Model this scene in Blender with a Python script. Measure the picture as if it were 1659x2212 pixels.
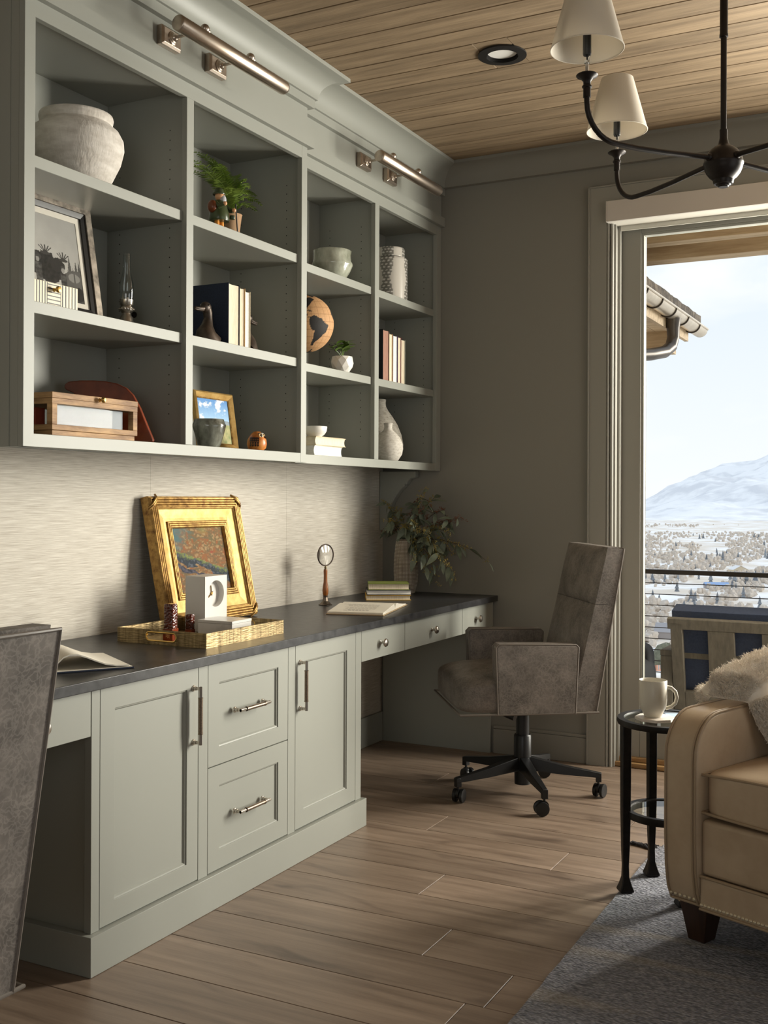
import bpy, bmesh, math, random
from math import pi, sin, cos, radians
from mathutils import Vector, Matrix, noise

for _o in list(bpy.data.objects):
    bpy.data.objects.remove(_o, do_unlink=True)
scene = bpy.context.scene
COL = scene.collection
random.seed(7)

# ------------------------------------------------------------------ camera
CAM = Vector((2.565, 0.0, 1.228))
YAW, PITCH, ROLL = 0.478705, 0.002242, 0.004179
FPX, PPY, IW, IH = 2355.484, 1070.286, 1659.0, 2212.0
_f = Vector((-sin(YAW), cos(YAW), 0)); _r = Vector((cos(YAW), sin(YAW), 0)); _u = Vector((0, 0, 1))
_f, _u = _f * cos(PITCH) + _u * sin(PITCH), _u * cos(PITCH) - _f * sin(PITCH)
_r, _u = _r * cos(ROLL) + _u * sin(ROLL), _u * cos(ROLL) - _r * sin(ROLL)
cd = bpy.data.cameras.new('camera')
cam = bpy.data.objects.new('camera', cd); COL.objects.link(cam)
mw = Matrix.Identity(4)
for i in range(3):
    mw[i][0] = _r[i]; mw[i][1] = _u[i]; mw[i][2] = -_f[i]; mw[i][3] = CAM[i]
cam.matrix_world = mw
cd.sensor_fit = 'AUTO'; cd.sensor_width = 36.0
cd.lens = FPX * 36.0 / IH
cd.shift_y = -(IH / 2 - PPY) / IH
cd.clip_start = 0.05; cd.clip_end = 30000
scene.camera = cam

# ------------------------------------------------------------------ view, world, sun, added key and fill lamps
vs = scene.view_settings
vs.view_transform = 'Standard'; vs.look = 'None'; vs.gamma = 1.0; vs.use_curve_mapping = False
vs.exposure = 0.0

world = bpy.data.worlds.new('sky'); scene.world = world
world.use_nodes = True
nt = world.node_tree; nt.nodes.clear()
def N(t, k, **kw):
    n = t.nodes.new(k)
    for a, b in kw.items(): setattr(n, a, b)
    return n
wo = N(nt, 'ShaderNodeOutputWorld'); bg = N(nt, 'ShaderNodeBackground')
tc = N(nt, 'ShaderNodeTexCoord'); sx = N(nt, 'ShaderNodeSeparateXYZ')
cr = N(nt, 'ShaderNodeValToRGB')
cr.color_ramp.elements[0].position = 0.0; cr.color_ramp.elements[0].color = (0.97, 0.98, 1.0, 1)
cr.color_ramp.elements[1].position = 0.30; cr.color_ramp.elements[1].color = (0.74, 0.84, 1.0, 1)
mp = N(nt, 'ShaderNodeMapping'); mp.inputs['Scale'].default_value = (2.2, 2.2, 6.5); mp.inputs['Location'].default_value = (0.3, 0.1, 0.35)
nz = N(nt, 'ShaderNodeTexNoise'); nz.inputs['Scale'].default_value = 2.2; nz.inputs['Detail'].default_value = 8
cr2 = N(nt, 'ShaderNodeValToRGB'); cr2.color_ramp.elements[0].position = 0.50; cr2.color_ramp.elements[1].position = 0.68
mx = N(nt, 'ShaderNodeMixRGB'); mx.inputs['Color2'].default_value = (1.0, 1.0, 1.0, 1)
L = nt.links.new
L(tc.outputs['Generated'], sx.inputs[0]); L(sx.outputs['Z'], cr.inputs[0])
L(tc.outputs['Generated'], mp.inputs[0]); L(mp.outputs[0], nz.inputs['Vector']); L(nz.outputs[0], cr2.inputs[0])
L(cr2.outputs[0], mx.inputs['Fac']); L(cr.outputs[0], mx.inputs['Color1']); L(mx.outputs[0], bg.inputs['Color'])
bg.inputs['Strength'].default_value = 1.08
L(bg.outputs[0], wo.inputs[0])

def aim(o, d):
    o.rotation_euler = Vector(d).to_track_quat('-Z', 'Y').to_euler()
sd = bpy.data.lights.new('sun', 'SUN'); sun = bpy.data.objects.new('sun', sd); COL.objects.link(sun)
sd.energy = 3.0; sd.angle = radians(20); sd.color = (1.0, 0.92, 0.80)
sun.location = (8, 9, 6)
SAZ, SEL = radians(44), radians(9)
aim(sun, (-cos(SAZ) * cos(SEL), -sin(SAZ) * cos(SEL), -sin(SEL)))

def area(name, loc, d, sx_, sy_, energy, color):
    l = bpy.data.lights.new(name, 'AREA'); l.shape = 'RECTANGLE'; l.size = sx_; l.size_y = sy_
    l.energy = energy; l.color = color
    o = bpy.data.objects.new(name, l); COL.objects.link(o); o.location = loc; aim(o, d)
    return o
# added key and fill lamps outside unseen back, right and rear windows
area('key_back', (2.95, 5.25, 1.80), (-0.55, -1, 0.02), 0.95, 1.95, 315, (1.0, 0.935, 0.835))
area('fill_right', (5.75, 2.0, 1.6), (-1, 0.05, 0.0), 2.6, 1.9, 13, (1.0, 0.96, 0.9))
area('fill_rear', (3.2, -2.85, 1.7), (-0.2, 1, -0.05), 2.2, 1.6, 24, (1.0, 0.95, 0.88))

# ------------------------------------------------------------------ helpers
def srgb(r, g, b):
    def c(v):
        v /= 255.0
        return v / 12.92 if v <= 0.04045 else ((v + 0.055) / 1.055) ** 2.4
    return (c(r), c(g), c(b), 1.0)

class MB:
    def __init__(s): s.v = []; s.f = []
    def add(s, vs_, fs):
        o = len(s.v); s.v += [tuple(p) for p in vs_]; s.f += [tuple(i + o for i in f) for f in fs]; return s
    def box(s, x0, x1, y0, y1, z0, z1):
        return s.add([(x0, y0, z0), (x1, y0, z0), (x1, y1, z0), (x0, y1, z0), (x0, y0, z1), (x1, y0, z1), (x1, y1, z1), (x0, y1, z1)],
                     [(0, 3, 2, 1), (4, 5, 6, 7), (0, 1, 5, 4), (1, 2, 6, 5), (2, 3, 7, 6), (3, 0, 4, 7)])
    def hexa(s, b, t):           # bottom 4 points, top 4 points
        return s.add(list(b) + list(t), [(0, 3, 2, 1), (4, 5, 6, 7), (0, 1, 5, 4), (1, 2, 6, 5), (2, 3, 7, 6), (3, 0, 4, 7)])
    def prism(s, poly, axis, a0, a1):
        n = len(poly)
        def P(p, a):
            if axis == 'x': return (a, p[0], p[1])
            if axis == 'y': return (p[0], a, p[1])
            return (p[0], p[1], a)
        vs_ = [P(p, a0) for p in poly] + [P(p, a1) for p in poly]
        fs = [tuple(range(n - 1, -1, -1)), tuple(range(n, 2 * n))]
        fs += [(i, (i + 1) % n, n + (i + 1) % n, n + i) for i in range(n)]
        return s.add(vs_, fs)
    def tube(s, path, r, n=10, closed=False, cap=True):
        P = [Vector(p) for p in path]; m = len(P)
        R = r if isinstance(r, (list, tuple)) else [r] * m
        T = []
        for i in range(m):
            a = P[(i - 1) % m] if (closed or i > 0) else P[i]
            b = P[(i + 1) % m] if (closed or i < m - 1) else P[i]
            d = (b - a); T.append(d.normalized() if d.length > 1e-9 else Vector((0, 0, 1)))
        up = Vector((0, 0, 1)) if abs(T[0].z) < 0.9 else Vector((1, 0, 0))
        nrm = (up - T[0] * up.dot(T[0])).normalized()
        vs_ = []
        for i in range(m):
            nrm = (nrm - T[i] * nrm.dot(T[i]))
            nrm = nrm.normalized() if nrm.length > 1e-6 else T[i].orthogonal().normalized()
            bn = T[i].cross(nrm)
            for k in range(n):
                a = 2 * pi * k / n
                vs_.append(P[i] + (nrm * cos(a) + bn * sin(a)) * R[i])
        fs = []
        for i in range(m if closed else m - 1):
            j = (i + 1) % m
            for k in range(n):
                k2 = (k + 1) % n
                fs.append((i * n + k, i * n + k2, j * n + k2, j * n + k))
        if cap and not closed:
            fs.append(tuple(range(n - 1, -1, -1))); fs.append(tuple((m - 1) * n + k for k in range(n)))
        return s.add(vs_, fs)
    def cyl(s, p0, p1, r0, r1=None, n=20):
        return s.tube([p0, p1], [r0, r0 if r1 is None else r1], n)
    def lathe(s, prof, n=32, c=(0, 0, 0), M=None, sy=1.0, cap=True):
        vs_ = []
        for (r, z) in prof:
            for k in range(n):
                a = 2 * pi * k / n
                p = Vector((r * cos(a), r * sin(a) * sy, z))
                if M is not None: p = M @ p
                vs_.append(p + Vector(c))
        fs = []
        m = len(prof)
        for i in range(m - 1):
            for k in range(n):
                k2 = (k + 1) % n
                fs.append((i * n + k, i * n + k2, (i + 1) * n + k2, (i + 1) * n + k))
        if prof[0] == prof[-1]: cap = False
        if cap and prof[0][0] > 1e-5: fs.append(tuple(range(n - 1, -1, -1)))
        if cap and prof[-1][0] > 1e-5: fs.append(tuple((m - 1) * n + k for k in range(n)))
        return s.add(vs_, fs)
    def ball(s, c, r, n=16, m=10, M=None):
        rx, ry, rz = r if isinstance(r, (list, tuple)) else (r, r, r)
        vs_ = []
        for i in range(m + 1):
            t = -pi / 2 + pi * i / m
            for k in range(n):
                a = 2 * pi * k / n
                p = Vector((rx * cos(t) * cos(a), ry * cos(t) * sin(a), rz * sin(t)))
                if M is not None: p = M @ p
                vs_.append(p + Vector(c))
        fs = [(i * n + k, i * n + (k + 1) % n, (i + 1) * n + (k + 1) % n, (i + 1) * n + k) for i in range(m) for k in range(n)]
        return s.add(vs_, fs)
    def grid(s, fn, nu, nv):
        vs_ = [fn(i / nu, j / nv) for j in range(nv + 1) for i in range(nu + 1)]
        fs = [(j * (nu + 1) + i, j * (nu + 1) + i + 1, (j + 1) * (nu + 1) + i + 1, (j + 1) * (nu + 1) + i) for j in range(nv) for i in range(nu)]
        return s.add(vs_, fs)
    def xform(s, M):
        s.v = [tuple(M @ Vector(p)) for p in s.v]; return s
    def mesh(s, name, mat=None, smooth=False, bevel=0.0, seg=2, recalc=True, ang=40):
        me = bpy.data.meshes.new(name)
        bm = bmesh.new()
        bv = [bm.verts.new(p) for p in s.v]
        for f in s.f:
            try: bm.faces.new([bv[i] for i in f])
            except ValueError: pass
        bmesh.ops.remove_doubles(bm, verts=bm.verts, dist=1e-6)
        if recalc: bmesh.ops.recalc_face_normals(bm, faces=bm.faces)
        if bevel > 0:
            ed = [e for e in bm.edges if len(e.link_faces) == 2 and e.calc_face_angle(0) > radians(30)]
            for fc in bm.faces: fc.smooth = False
            rb = bmesh.ops.bevel(bm, geom=ed, offset=bevel, segments=seg, affect='EDGES', profile=0.5, clamp_overlap=True)
            if seg > 1:
                for fc in rb['faces']: fc.smooth = True
        bm.to_mesh(me); bm.free()
        if smooth:
            me.shade_smooth(); me.set_sharp_from_angle(angle=radians(ang))
        if mat: me.materials.append(mat)
        return me

TM = {}
def obj(name, me, parent=None, world=True):
    o = bpy.data.objects.new(name, me); COL.objects.link(o)
    if parent is not None:
        o.parent = parent
        if world and parent.name in TM: o.matrix_parent_inverse = TM[parent.name].inverted()
    return o
def tag(o, label, cat=None, group=None, kind=None):
    o['label'] = label
    if cat: o['category'] = cat
    if group: o['group'] = group
    if kind: o['kind'] = kind
    return o
def thing(name, label, cat, loc=(0, 0, 0), rz=0.0, group=None):
    o = bpy.data.objects.new(name, None); COL.objects.link(o)
    o.empty_display_size = 0.05
    o.location = loc; o.rotation_euler = (0, 0, rz)
    TM[o.name] = Matrix.Translation(Vector(loc)) @ Matrix.Rotation(rz, 4, 'Z')
    return tag(o, label, cat, group)
def part(name, mb, mat, parent, world=True, **kw):
    return obj(name, mb.mesh(name, mat, **kw), parent, world)
def single(name, mb, mat, label, cat, group=None, loc=None, rz=0.0, **kw):
    o = obj(name, mb.mesh(name, mat, **kw))
    if loc is not None: o.location = loc; o.rotation_euler = (0, 0, rz)
    return tag(o, label, cat, group)
def struct(name, mb, mat, label=None, **kw):
    o = obj(name, mb.mesh(name, mat, **kw)); o['kind'] = 'structure'
    if label: o['label'] = label
    return o
def rot(ax, a): return Matrix.Rotation(a, 3, ax)
def arc(c, r, a0, a1, n):
    return [(c[0] + r * cos(a0 + (a1 - a0) * i / n), c[1] + r * sin(a0 + (a1 - a0) * i / n)) for i in range(n + 1)]
def rrect(w, h, r, n=5):           # rounded rectangle outline centred on 0
    p = []
    for cx, cy, a in ((w / 2 - r, h / 2 - r, 0), (-w / 2 + r, h / 2 - r, pi / 2), (-w / 2 + r, -h / 2 + r, pi), (w / 2 - r, -h / 2 + r, 1.5 * pi)):
        p += arc((cx, cy), r, a, a + pi / 2, n)
    return p

# ------------------------------------------------------------------ materials
def mat(name, c1, c2=None, rough=0.5, metal=0.0, scale=8.0, stretch=(1, 1, 1), detail=5.0, lo=0.35, hi=0.65, bump=0.0, bscale=None,
        bstretch=None, bdist=0.002, rnd=0.0, spec=0.5, coat=0.0, rvar=0.0, sheen=0.0, trans=0.0, ior=1.45, tex='noise', sss=0.0, coord='Object'):
    m = bpy.data.materials.new(name); m.use_nodes = True
    t = m.node_tree; t.nodes.clear()
    out = N(t, 'ShaderNodeOutputMaterial'); p = N(t, 'ShaderNodeBsdfPrincipled'); t.links.new(p.outputs[0], out.inputs[0])
    p.inputs['Roughness'].default_value = rough; p.inputs['Metallic'].default_value = metal
    p.inputs['Specular IOR Level'].default_value = spec; p.inputs['Coat Weight'].default_value = coat
    p.inputs['Sheen Weight'].default_value = sheen; p.inputs['Transmission Weight'].default_value = trans; p.inputs['IOR'].default_value = ior
    p.inputs['Base Color'].default_value = c1
    if sss: p.inputs['Subsurface Weight'].default_value = sss; p.inputs['Subsurface Radius'].default_value = (0.02, 0.015, 0.01)
    tcn = N(t, 'ShaderNodeTexCoord'); vec = tcn.outputs[coord]
    oi = None
    if rnd > 0 or c2 is not None or bump > 0:
        oi = N(t, 'ShaderNodeObjectInfo')
    if rnd > 0:
        va = N(t, 'ShaderNodeVectorMath', operation='SCALE'); cx = N(t, 'ShaderNodeCombineXYZ')
        t.links.new(oi.outputs['Random'], cx.inputs[0]); t.links.new(oi.outputs['Random'], cx.inputs[1]); t.links.new(oi.outputs['Random'], cx.inputs[2])
        t.links.new(cx.outputs[0], va.inputs[0]); va.inputs['Scale'].default_value = 37.0
        ad = N(t, 'ShaderNodeVectorMath', operation='ADD'); t.links.new(vec, ad.inputs[0]); t.links.new(va.outputs[0], ad.inputs[1]); vec = ad.outputs[0]
    col = None
    if c2 is not None:
        mpn = N(t, 'ShaderNodeMapping'); mpn.inputs['Scale'].default_value = stretch; t.links.new(vec, mpn.inputs[0])
        if tex == 'voronoi':
            tx = N(t, 'ShaderNodeTexVoronoi'); tx.inputs['Scale'].default_value = scale; tx.feature = 'DISTANCE_TO_EDGE'
        else:
            tx = N(t, 'ShaderNodeTexNoise'); tx.inputs['Scale'].default_value = scale; tx.inputs['Detail'].default_value = detail; tx.inputs['Roughness'].default_value = 0.62
        t.links.new(mpn.outputs[0], tx.inputs['Vector'])
        rp = N(t, 'ShaderNodeValToRGB'); rp.color_ramp.elements[0].position = lo; rp.color_ramp.elements[1].position = hi
        rp.color_ramp.elements[0].color = c1; rp.color_ramp.elements[1].color = c2
        t.links.new(tx.outputs[0], rp.inputs[0]); col = rp.outputs[0]
        if rvar:
            mr = N(t, 'ShaderNodeMapRange'); mr.inputs['To Min'].default_value = rough - rvar; mr.inputs['To Max'].default_value = rough + rvar
            t.links.new(tx.outputs[0], mr.inputs[0]); t.links.new(mr.outputs[0], p.inputs['Roughness'])
    if rnd > 0:
        hs = N(t, 'ShaderNodeHueSaturation'); mr = N(t, 'ShaderNodeMapRange'); mr.inputs['To Min'].default_value = 1 - rnd; mr.inputs['To Max'].default_value = 1 + rnd
        t.links.new(oi.outputs['Random'], mr.inputs[0]); t.links.new(mr.outputs[0], hs.inputs['Value'])
        if col is not None: t.links.new(col, hs.inputs['Color'])
        else: hs.inputs['Color'].default_value = c1
        col = hs.outputs[0]
    if col is not None: t.links.new(col, p.inputs['Base Color'])
    if bump > 0:
        mpb = N(t, 'ShaderNodeMapping'); mpb.inputs['Scale'].default_value = bstretch or stretch; t.links.new(vec, mpb.inputs[0])
        nb = N(t, 'ShaderNodeTexNoise'); nb.inputs['Scale'].default_value = bscale or scale; nb.inputs['Detail'].default_value = 4
        t.links.new(mpb.outputs[0], nb.inputs['Vector'])
        bp = N(t, 'ShaderNodeBump'); bp.inputs['Strength'].default_value = bump; bp.inputs['Distance'].default_value = bdist
        t.links.new(nb.outputs[0], bp.inputs['Height']); t.links.new(bp.outputs[0], p.inputs['Normal'])
    m['p'] = p.name
    return m
def nodes_of(m):
    t = m.node_tree; return t, t.nodes[m['p']]
def vcmat(name, rough=0.6, bump=0.0, bscale=200, spec=0.4):
    m = mat(name, (0.5, 0.5, 0.5, 1), rough=rough, spec=spec, bump=bump, bscale=bscale)
    t, p = nodes_of(m)
    a = N(t, 'ShaderNodeVertexColor'); a.layer_name = 'Col'
    t.links.new(a.outputs[0], p.inputs['Base Color'])
    return m
def glassmat(name, tint=(1, 1, 1, 1), ior=1.3, rough=0.0):
    m = bpy.data.materials.new(name); m.use_nodes = True; t = m.node_tree; t.nodes.clear()
    out = N(t, 'ShaderNodeOutputMaterial'); mxs = N(t, 'ShaderNodeMixShader'); tr = N(t, 'ShaderNodeBsdfTransparent'); gl = N(t, 'ShaderNodeBsdfGlossy')
    fr = N(t, 'ShaderNodeFresnel'); fr.inputs['IOR'].default_value = ior; gl.inputs['Roughness'].default_value = rough
    tr.inputs['Color'].default_value = tint
    ge = N(t, 'ShaderNodeNewGeometry'); om = N(t, 'ShaderNodeMath', operation='SUBTRACT'); om.inputs[0].default_value = 1.0
    ml = N(t, 'ShaderNodeMath', operation='MULTIPLY'); t.links.new(ge.outputs['Backfacing'], om.inputs[1]); t.links.new(om.outputs[0], ml.inputs[0]); t.links.new(fr.outputs[0], ml.inputs[1])
    t.links.new(ml.outputs[0], mxs.inputs[0]); t.links.new(tr.outputs[0], mxs.inputs[1]); t.links.new(gl.outputs[0], mxs.inputs[2]); t.links.new(mxs.outputs[0], out.inputs[0])
    return m

PAINT = mat('sage_paint', srgb(148, 149, 141), rough=0.42, bump=0.04, bscale=60, bdist=0.001, spec=0.45)
WALLP = mat('wall_paint', srgb(132, 129, 121), rough=0.75, bump=0.08, bscale=180, bdist=0.001)
TRIMP = mat('window_trim_paint', srgb(146, 144, 136), rough=0.4)
GRASS = mat('grasscloth', srgb(162, 153, 140), srgb(208, 202, 191), rough=0.62, scale=60, stretch=(1, 0.16, 6), detail=6, lo=0.28, hi=0.66, bump=0.3, bscale=60, bstretch=(1, 0.2, 8), bdist=0.002, spec=0.35)
STONE = mat('black_stone', srgb(38, 38, 40), srgb(58, 58, 60), rough=0.34, scale=30, bump=0.12, bscale=90, bdist=0.001, rvar=0.08, spec=0.5)
OAK = mat('floor_oak', srgb(108, 91, 77), srgb(150, 131, 114), rough=0.42, scale=3.2, stretch=(0.7, 9, 1), detail=9, lo=0.28, hi=0.72, rnd=0.13, bump=0.15, bscale=12, bstretch=(0.8, 30, 1), bdist=0.001, rvar=0.06)
PINE = mat('ceiling_board', srgb(100, 83, 63), srgb(152, 131, 104), rough=0.7, scale=3.0, stretch=(0.8, 10, 1), detail=9, lo=0.25, hi=0.7, rnd=0.10, bump=0.35, bscale=10, bstretch=(1, 30, 1), bdist=0.002)
def add_knots(m):
    t, p = nodes_of(m); old = p.inputs['Base Color'].links[0].from_socket
    tcn = N(t, 'ShaderNodeTexCoord'); oi = N(t, 'ShaderNodeObjectInfo'); sc = N(t, 'ShaderNodeVectorMath', operation='MULTIPLY_ADD'); sc.inputs[1].default_value = (2.6, 7.5, 1)
    cx = N(t, 'ShaderNodeMath', operation='MULTIPLY'); cx.inputs[1].default_value = 53.0
    t.links.new(oi.outputs['Random'], cx.inputs[0]); t.links.new(cx.outputs[0], sc.inputs[2]); t.links.new(tcn.outputs['Object'], sc.inputs[0])
    nn_ = N(t, 'ShaderNodeTexNoise'); nn_.inputs['Scale'].default_value = 1.0; nn_.inputs['Detail'].default_value = 5; nn_.inputs['Distortion'].default_value = 0.6
    t.links.new(sc.outputs[0], nn_.inputs['Vector'])
    rp = N(t, 'ShaderNodeValToRGB'); e = rp.color_ramp.elements; e[0].position = 0.60; e[0].color = (1, 1, 1, 1); e[1].position = 0.76; e[1].color = (0.45, 0.42, 0.42, 1)
    mxn = N(t, 'ShaderNodeMixRGB', blend_type='MULTIPLY'); mxn.inputs['Fac'].default_value = 1.0
    t.links.new(nn_.outputs[0], rp.inputs[0]); t.links.new(old, mxn.inputs['Color1']); t.links.new(rp.outputs[0], mxn.inputs['Color2']); t.links.new(mxn.outputs[0], p.inputs['Base Color'])
add_knots(OAK)
LEATHER = mat('grey_leather', srgb(94, 88, 83), srgb(130, 122, 115), rough=0.5, scale=13, detail=9, lo=0.36, hi=0.66, bump=0.15, bscale=300, bdist=0.0006, spec=0.45)
def add_veins(m, light):
    t, p = nodes_of(m); old = p.inputs['Base Color'].links[0].from_socket
    tcn = N(t, 'ShaderNodeTexCoord'); nn_ = N(t, 'ShaderNodeTexNoise'); nn_.inputs['Scale'].default_value = 16; nn_.inputs['Detail'].default_value = 5
    sub = N(t, 'ShaderNodeVectorMath', operation='SUBTRACT'); sub.inputs[1].default_value = (0.5, 0.5, 0.5)
    mad = N(t, 'ShaderNodeVectorMath', operation='MULTIPLY_ADD'); mad.inputs[1].default_value = (0.13, 0.13, 0.13)
    vo = N(t, 'ShaderNodeTexVoronoi'); vo.feature = 'DISTANCE_TO_EDGE'; vo.inputs['Scale'].default_value = 58
    rp = N(t, 'ShaderNodeValToRGB'); e = rp.color_ramp.elements; e[0].position = 0.0; e[0].color = (0.30, 0.30, 0.30, 1); e[1].position = 0.16; e[1].color = (0, 0, 0, 1)
    mxn = N(t, 'ShaderNodeMixRGB'); mxn.inputs['Color2'].default_value = light
    mm = N(t, 'ShaderNodeMath', operation='MULTIPLY'); lf = N(t, 'ShaderNodeTexNoise'); lf.inputs['Scale'].default_value = 11
    K = t.links.new
    K(tcn.outputs['Object'], nn_.inputs['Vector']); K(nn_.outputs['Color'], sub.inputs[0]); K(sub.outputs[0], mad.inputs[0]); K(tcn.outputs['Object'], mad.inputs[2])
    K(mad.outputs[0], vo.inputs['Vector']); K(vo.outputs['Distance'], rp.inputs[0]); K(tcn.outputs['Object'], lf.inputs['Vector'])
    K(rp.outputs[0], mm.inputs[0]); K(lf.outputs[0], mm.inputs[1]); K(mm.outputs[0], mxn.inputs['Fac'])
    K(old, mxn.inputs['Color1']); K(mxn.outputs[0], p.inputs['Base Color'])
add_veins(LEATHER, srgb(196, 188, 178))
TAN = mat('tan_leather', srgb(172, 150, 124), srgb(190, 169, 143), rough=0.42, scale=5, detail=6, bump=0.1, bscale=350, bdist=0.0005, spec=0.5)
TANW = mat('tan_welt', srgb(156, 134, 108), rough=0.45)
GREYW = mat('grey_welt', srgb(112, 104, 96), rough=0.5)
BLACKP = mat('black_plastic', srgb(24, 24, 25), rough=0.38)
BLACKM = mat('black_iron', srgb(30, 28, 27), srgb(42, 38, 36), rough=0.45, metal=0.6, scale=30, bump=0.08, bscale=60)
NICKEL = mat('brushed_nickel', srgb(190, 182, 172), rough=0.28, metal=1.0)
ANTIQUE = mat('antique_nickel', srgb(176, 162, 148), srgb(196, 182, 168), rough=0.33, metal=1.0, scale=25, stretch=(1, 0.2, 1))
BRASS = mat('brass', srgb(196, 160, 92), rough=0.3, metal=1.0)
AGEDBRASS = mat('aged_brass', srgb(104, 88, 60), srgb(160, 140, 102), rough=0.4, metal=0.75, scale=14, stretch=(5, 5, 0.5), detail=6, bump=0.5, bscale=60, bstretch=(0.6, 0.6, 4), bdist=0.003)
GOLD = mat('gold_leaf', srgb(164, 128, 66), srgb(194, 160, 98), rough=0.5, metal=0.5, scale=14, stretch=(1, 2, 2), detail=8, bump=0.1, bscale=120)
GOLDD = mat('gold_leaf_worn', srgb(104, 70, 36), srgb(184, 146, 82), rough=0.45, metal=0.55, scale=40, detail=8, lo=0.3, hi=0.6)
WHITEC = mat('white_ceramic', srgb(226, 222, 214), rough=0.35)
PLASTER = mat('white_plaster', srgb(196, 188, 178), srgb(226, 220, 212), rough=0.85, scale=14, stretch=(1, 1, 3), detail=8, bump=0.5, bscale=40, bstretch=(2, 2, 0.5), bdist=0.004)
MARBLE = mat('white_marble', srgb(212, 209, 204), srgb(160, 158, 155), rough=0.3, scale=7, detail=10, lo=0.58, hi=0.78)
PAGES = mat('book_pages', srgb(226, 214, 190), srgb(200, 184, 156), rough=0.85, scale=30, stretch=(1, 18, 1), lo=0.4, hi=0.75)
PAGESW = mat('white_pages', srgb(232, 229, 222), srgb(206, 202, 194), rough=0.85, scale=30, stretch=(1, 1, 18), lo=0.45, hi=0.8)
def flat(name, c, rough=0.6, **k): return mat(name, srgb(*c), rough=rough, **k)
GLASS = glassmat('clear_glass', ior=1.35)
LAMPG = glassmat('lamp_glass', (0.93, 0.95, 0.95, 1), ior=1.9)
PANE = glassmat('window_glass', (0.97, 0.985, 0.98, 1), ior=1.25)
WALNUT = mat('turned_wood', srgb(120, 66, 26), srgb(170, 104, 48), rough=0.3, scale=6, stretch=(3, 3, 0.6), coat=0.3)
MANGO = mat('mango_wood', srgb(120, 84, 50), srgb(190, 150, 102), rough=0.6, scale=6, stretch=(1, 1.2, 7), detail=8, bump=0.2, bscale=30)
DARKWOOD = mat('espresso_wood', srgb(42, 26, 18), srgb(60, 38, 26), rough=0.35, scale=8, stretch=(4, 4, 0.6))
# ------------------------------------------------------------------ the room
RX, RY0, D, ZC = 5.4, -2.6, 4.93, 2.857
X1, X2 = 0.371, 0.321
SUB = flat('subfloor', (70, 52, 38), 0.9)
floor = struct('floor', MB().box(-0.1, RX + 0.1, RY0 - 0.1, 5.08, -0.06, -0.012), SUB, 'wide oak plank floor')
rng = random.Random(3)
joints = {3.057: [1.107, 3.3], 2.65: [1.31, 3.5], 2.45: [1.571, 3.7], 3.456: [1.397, 3.4], 4.262: [0.584, 2.9], 4.06: [1.504, 3.6], 2.855: [0.2, 2.75], 3.26: [0.35, 2.5, 4.6], 3.66: [0.85, 3.0], 3.86: [0.1, 2.4]}
y = 2.45 - 0.2015 * 26
rows = []
while y < 5.02:
    rows.append(y); y += 0.2015
for y0 in rows:
    y1 = min(y0 + 0.2015, 5.03)
    if y1 - y0 < 0.02: continue
    js = None
    for k, v in joints.items():
        if abs(k - y0) < 0.05: js = v
    if js is None:
        a = rng.uniform(0.5, 2.0); js = [a, a + rng.uniform(1.8, 2.3)]
    xs = [0.0] + [j for j in js if j < RX - 0.2] + [RX]
    for a, b in zip(xs[:-1], xs[1:]):
        g = 0.0010
        o = part('plank', MB().box(-(b - a) / 2 + g, (b - a) / 2 - g, -(y1 - y0) / 2 + g * 0.8, (y1 - y0) / 2 - g * 0.8, -0.012, 0.0), OAK, floor, bevel=0.0012, seg=1)
        o.location = ((a + b) / 2, (y0 + y1) / 2, 0)

ceiling = struct('ceiling', MB().box(-0.1, RX + 0.1, RY0 - 0.1, D + 0.1, ZC + 0.014, ZC + 0.08), flat('ceiling_back', (46, 34, 24), 0.9), 'planked wood ceiling')
y = 2.998 - 0.1228 * 46; i = 0
while y < D - 0.005:
    y1 = min(y + 0.1228, D - 0.002)
    a = rng.uniform(1.4, 3.6)
    cuts = [(0.0, a), (a, RX)] if i % 3 else [(0.0, RX)]
    if y < 3.735 + 0.06 < y1 + 0.06 and y1 > 3.70 and y < 3.80 or (y < 3.70 < y1):
        cuts = [(0.0, 1.104 - 0.064), (1.104 + 0.064, RX)]
        ya_, yb_ = (y, 3.742 - 0.064) if y < 3.70 else (3.742 + 0.064, y1)
        o = part('ceiling_board', MB().box(1.0402, 1.1678, ya_ + 0.0016, yb_ - 0.0002, ZC, ZC + 0.014), PINE, ceiling)
    for xa, xb in cuts:
        if y1 - y > 0.015:
            o = part('ceiling_board', MB().box(-(xb - xa) / 2 + 0.001, (xb - xa) / 2 - 0.001, -(y1 - y) / 2 + 0.0014, (y1 - y) / 2 - 0.0014, 0, 0.014), PINE, ceiling, bevel=0.0022, seg=1)
            o.location = ((xa + xb) / 2, (y + y1) / 2, ZC + rng.uniform(-0.0008, 0.0004))
    y += 0.1228; i += 1

wl = struct('wall_left', MB().box(-0.12, -0.003, RY0 - 0.12, D + 0.12, -0.05, ZC + 0.05), WALLP, 'left wall papered in pale grasscloth behind the desk')
y = 4.02 - 0.91 * 5
while y < D - 0.01:
    y1 = min(y + 0.91, D)
    if y1 > -0.6:
        part('wallcovering_panel', MB().box(-0.003, 0.0, y + 0.0004, y1 - 0.0004, 0.0, ZC), GRASS, wl)
    y += 0.91
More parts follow.
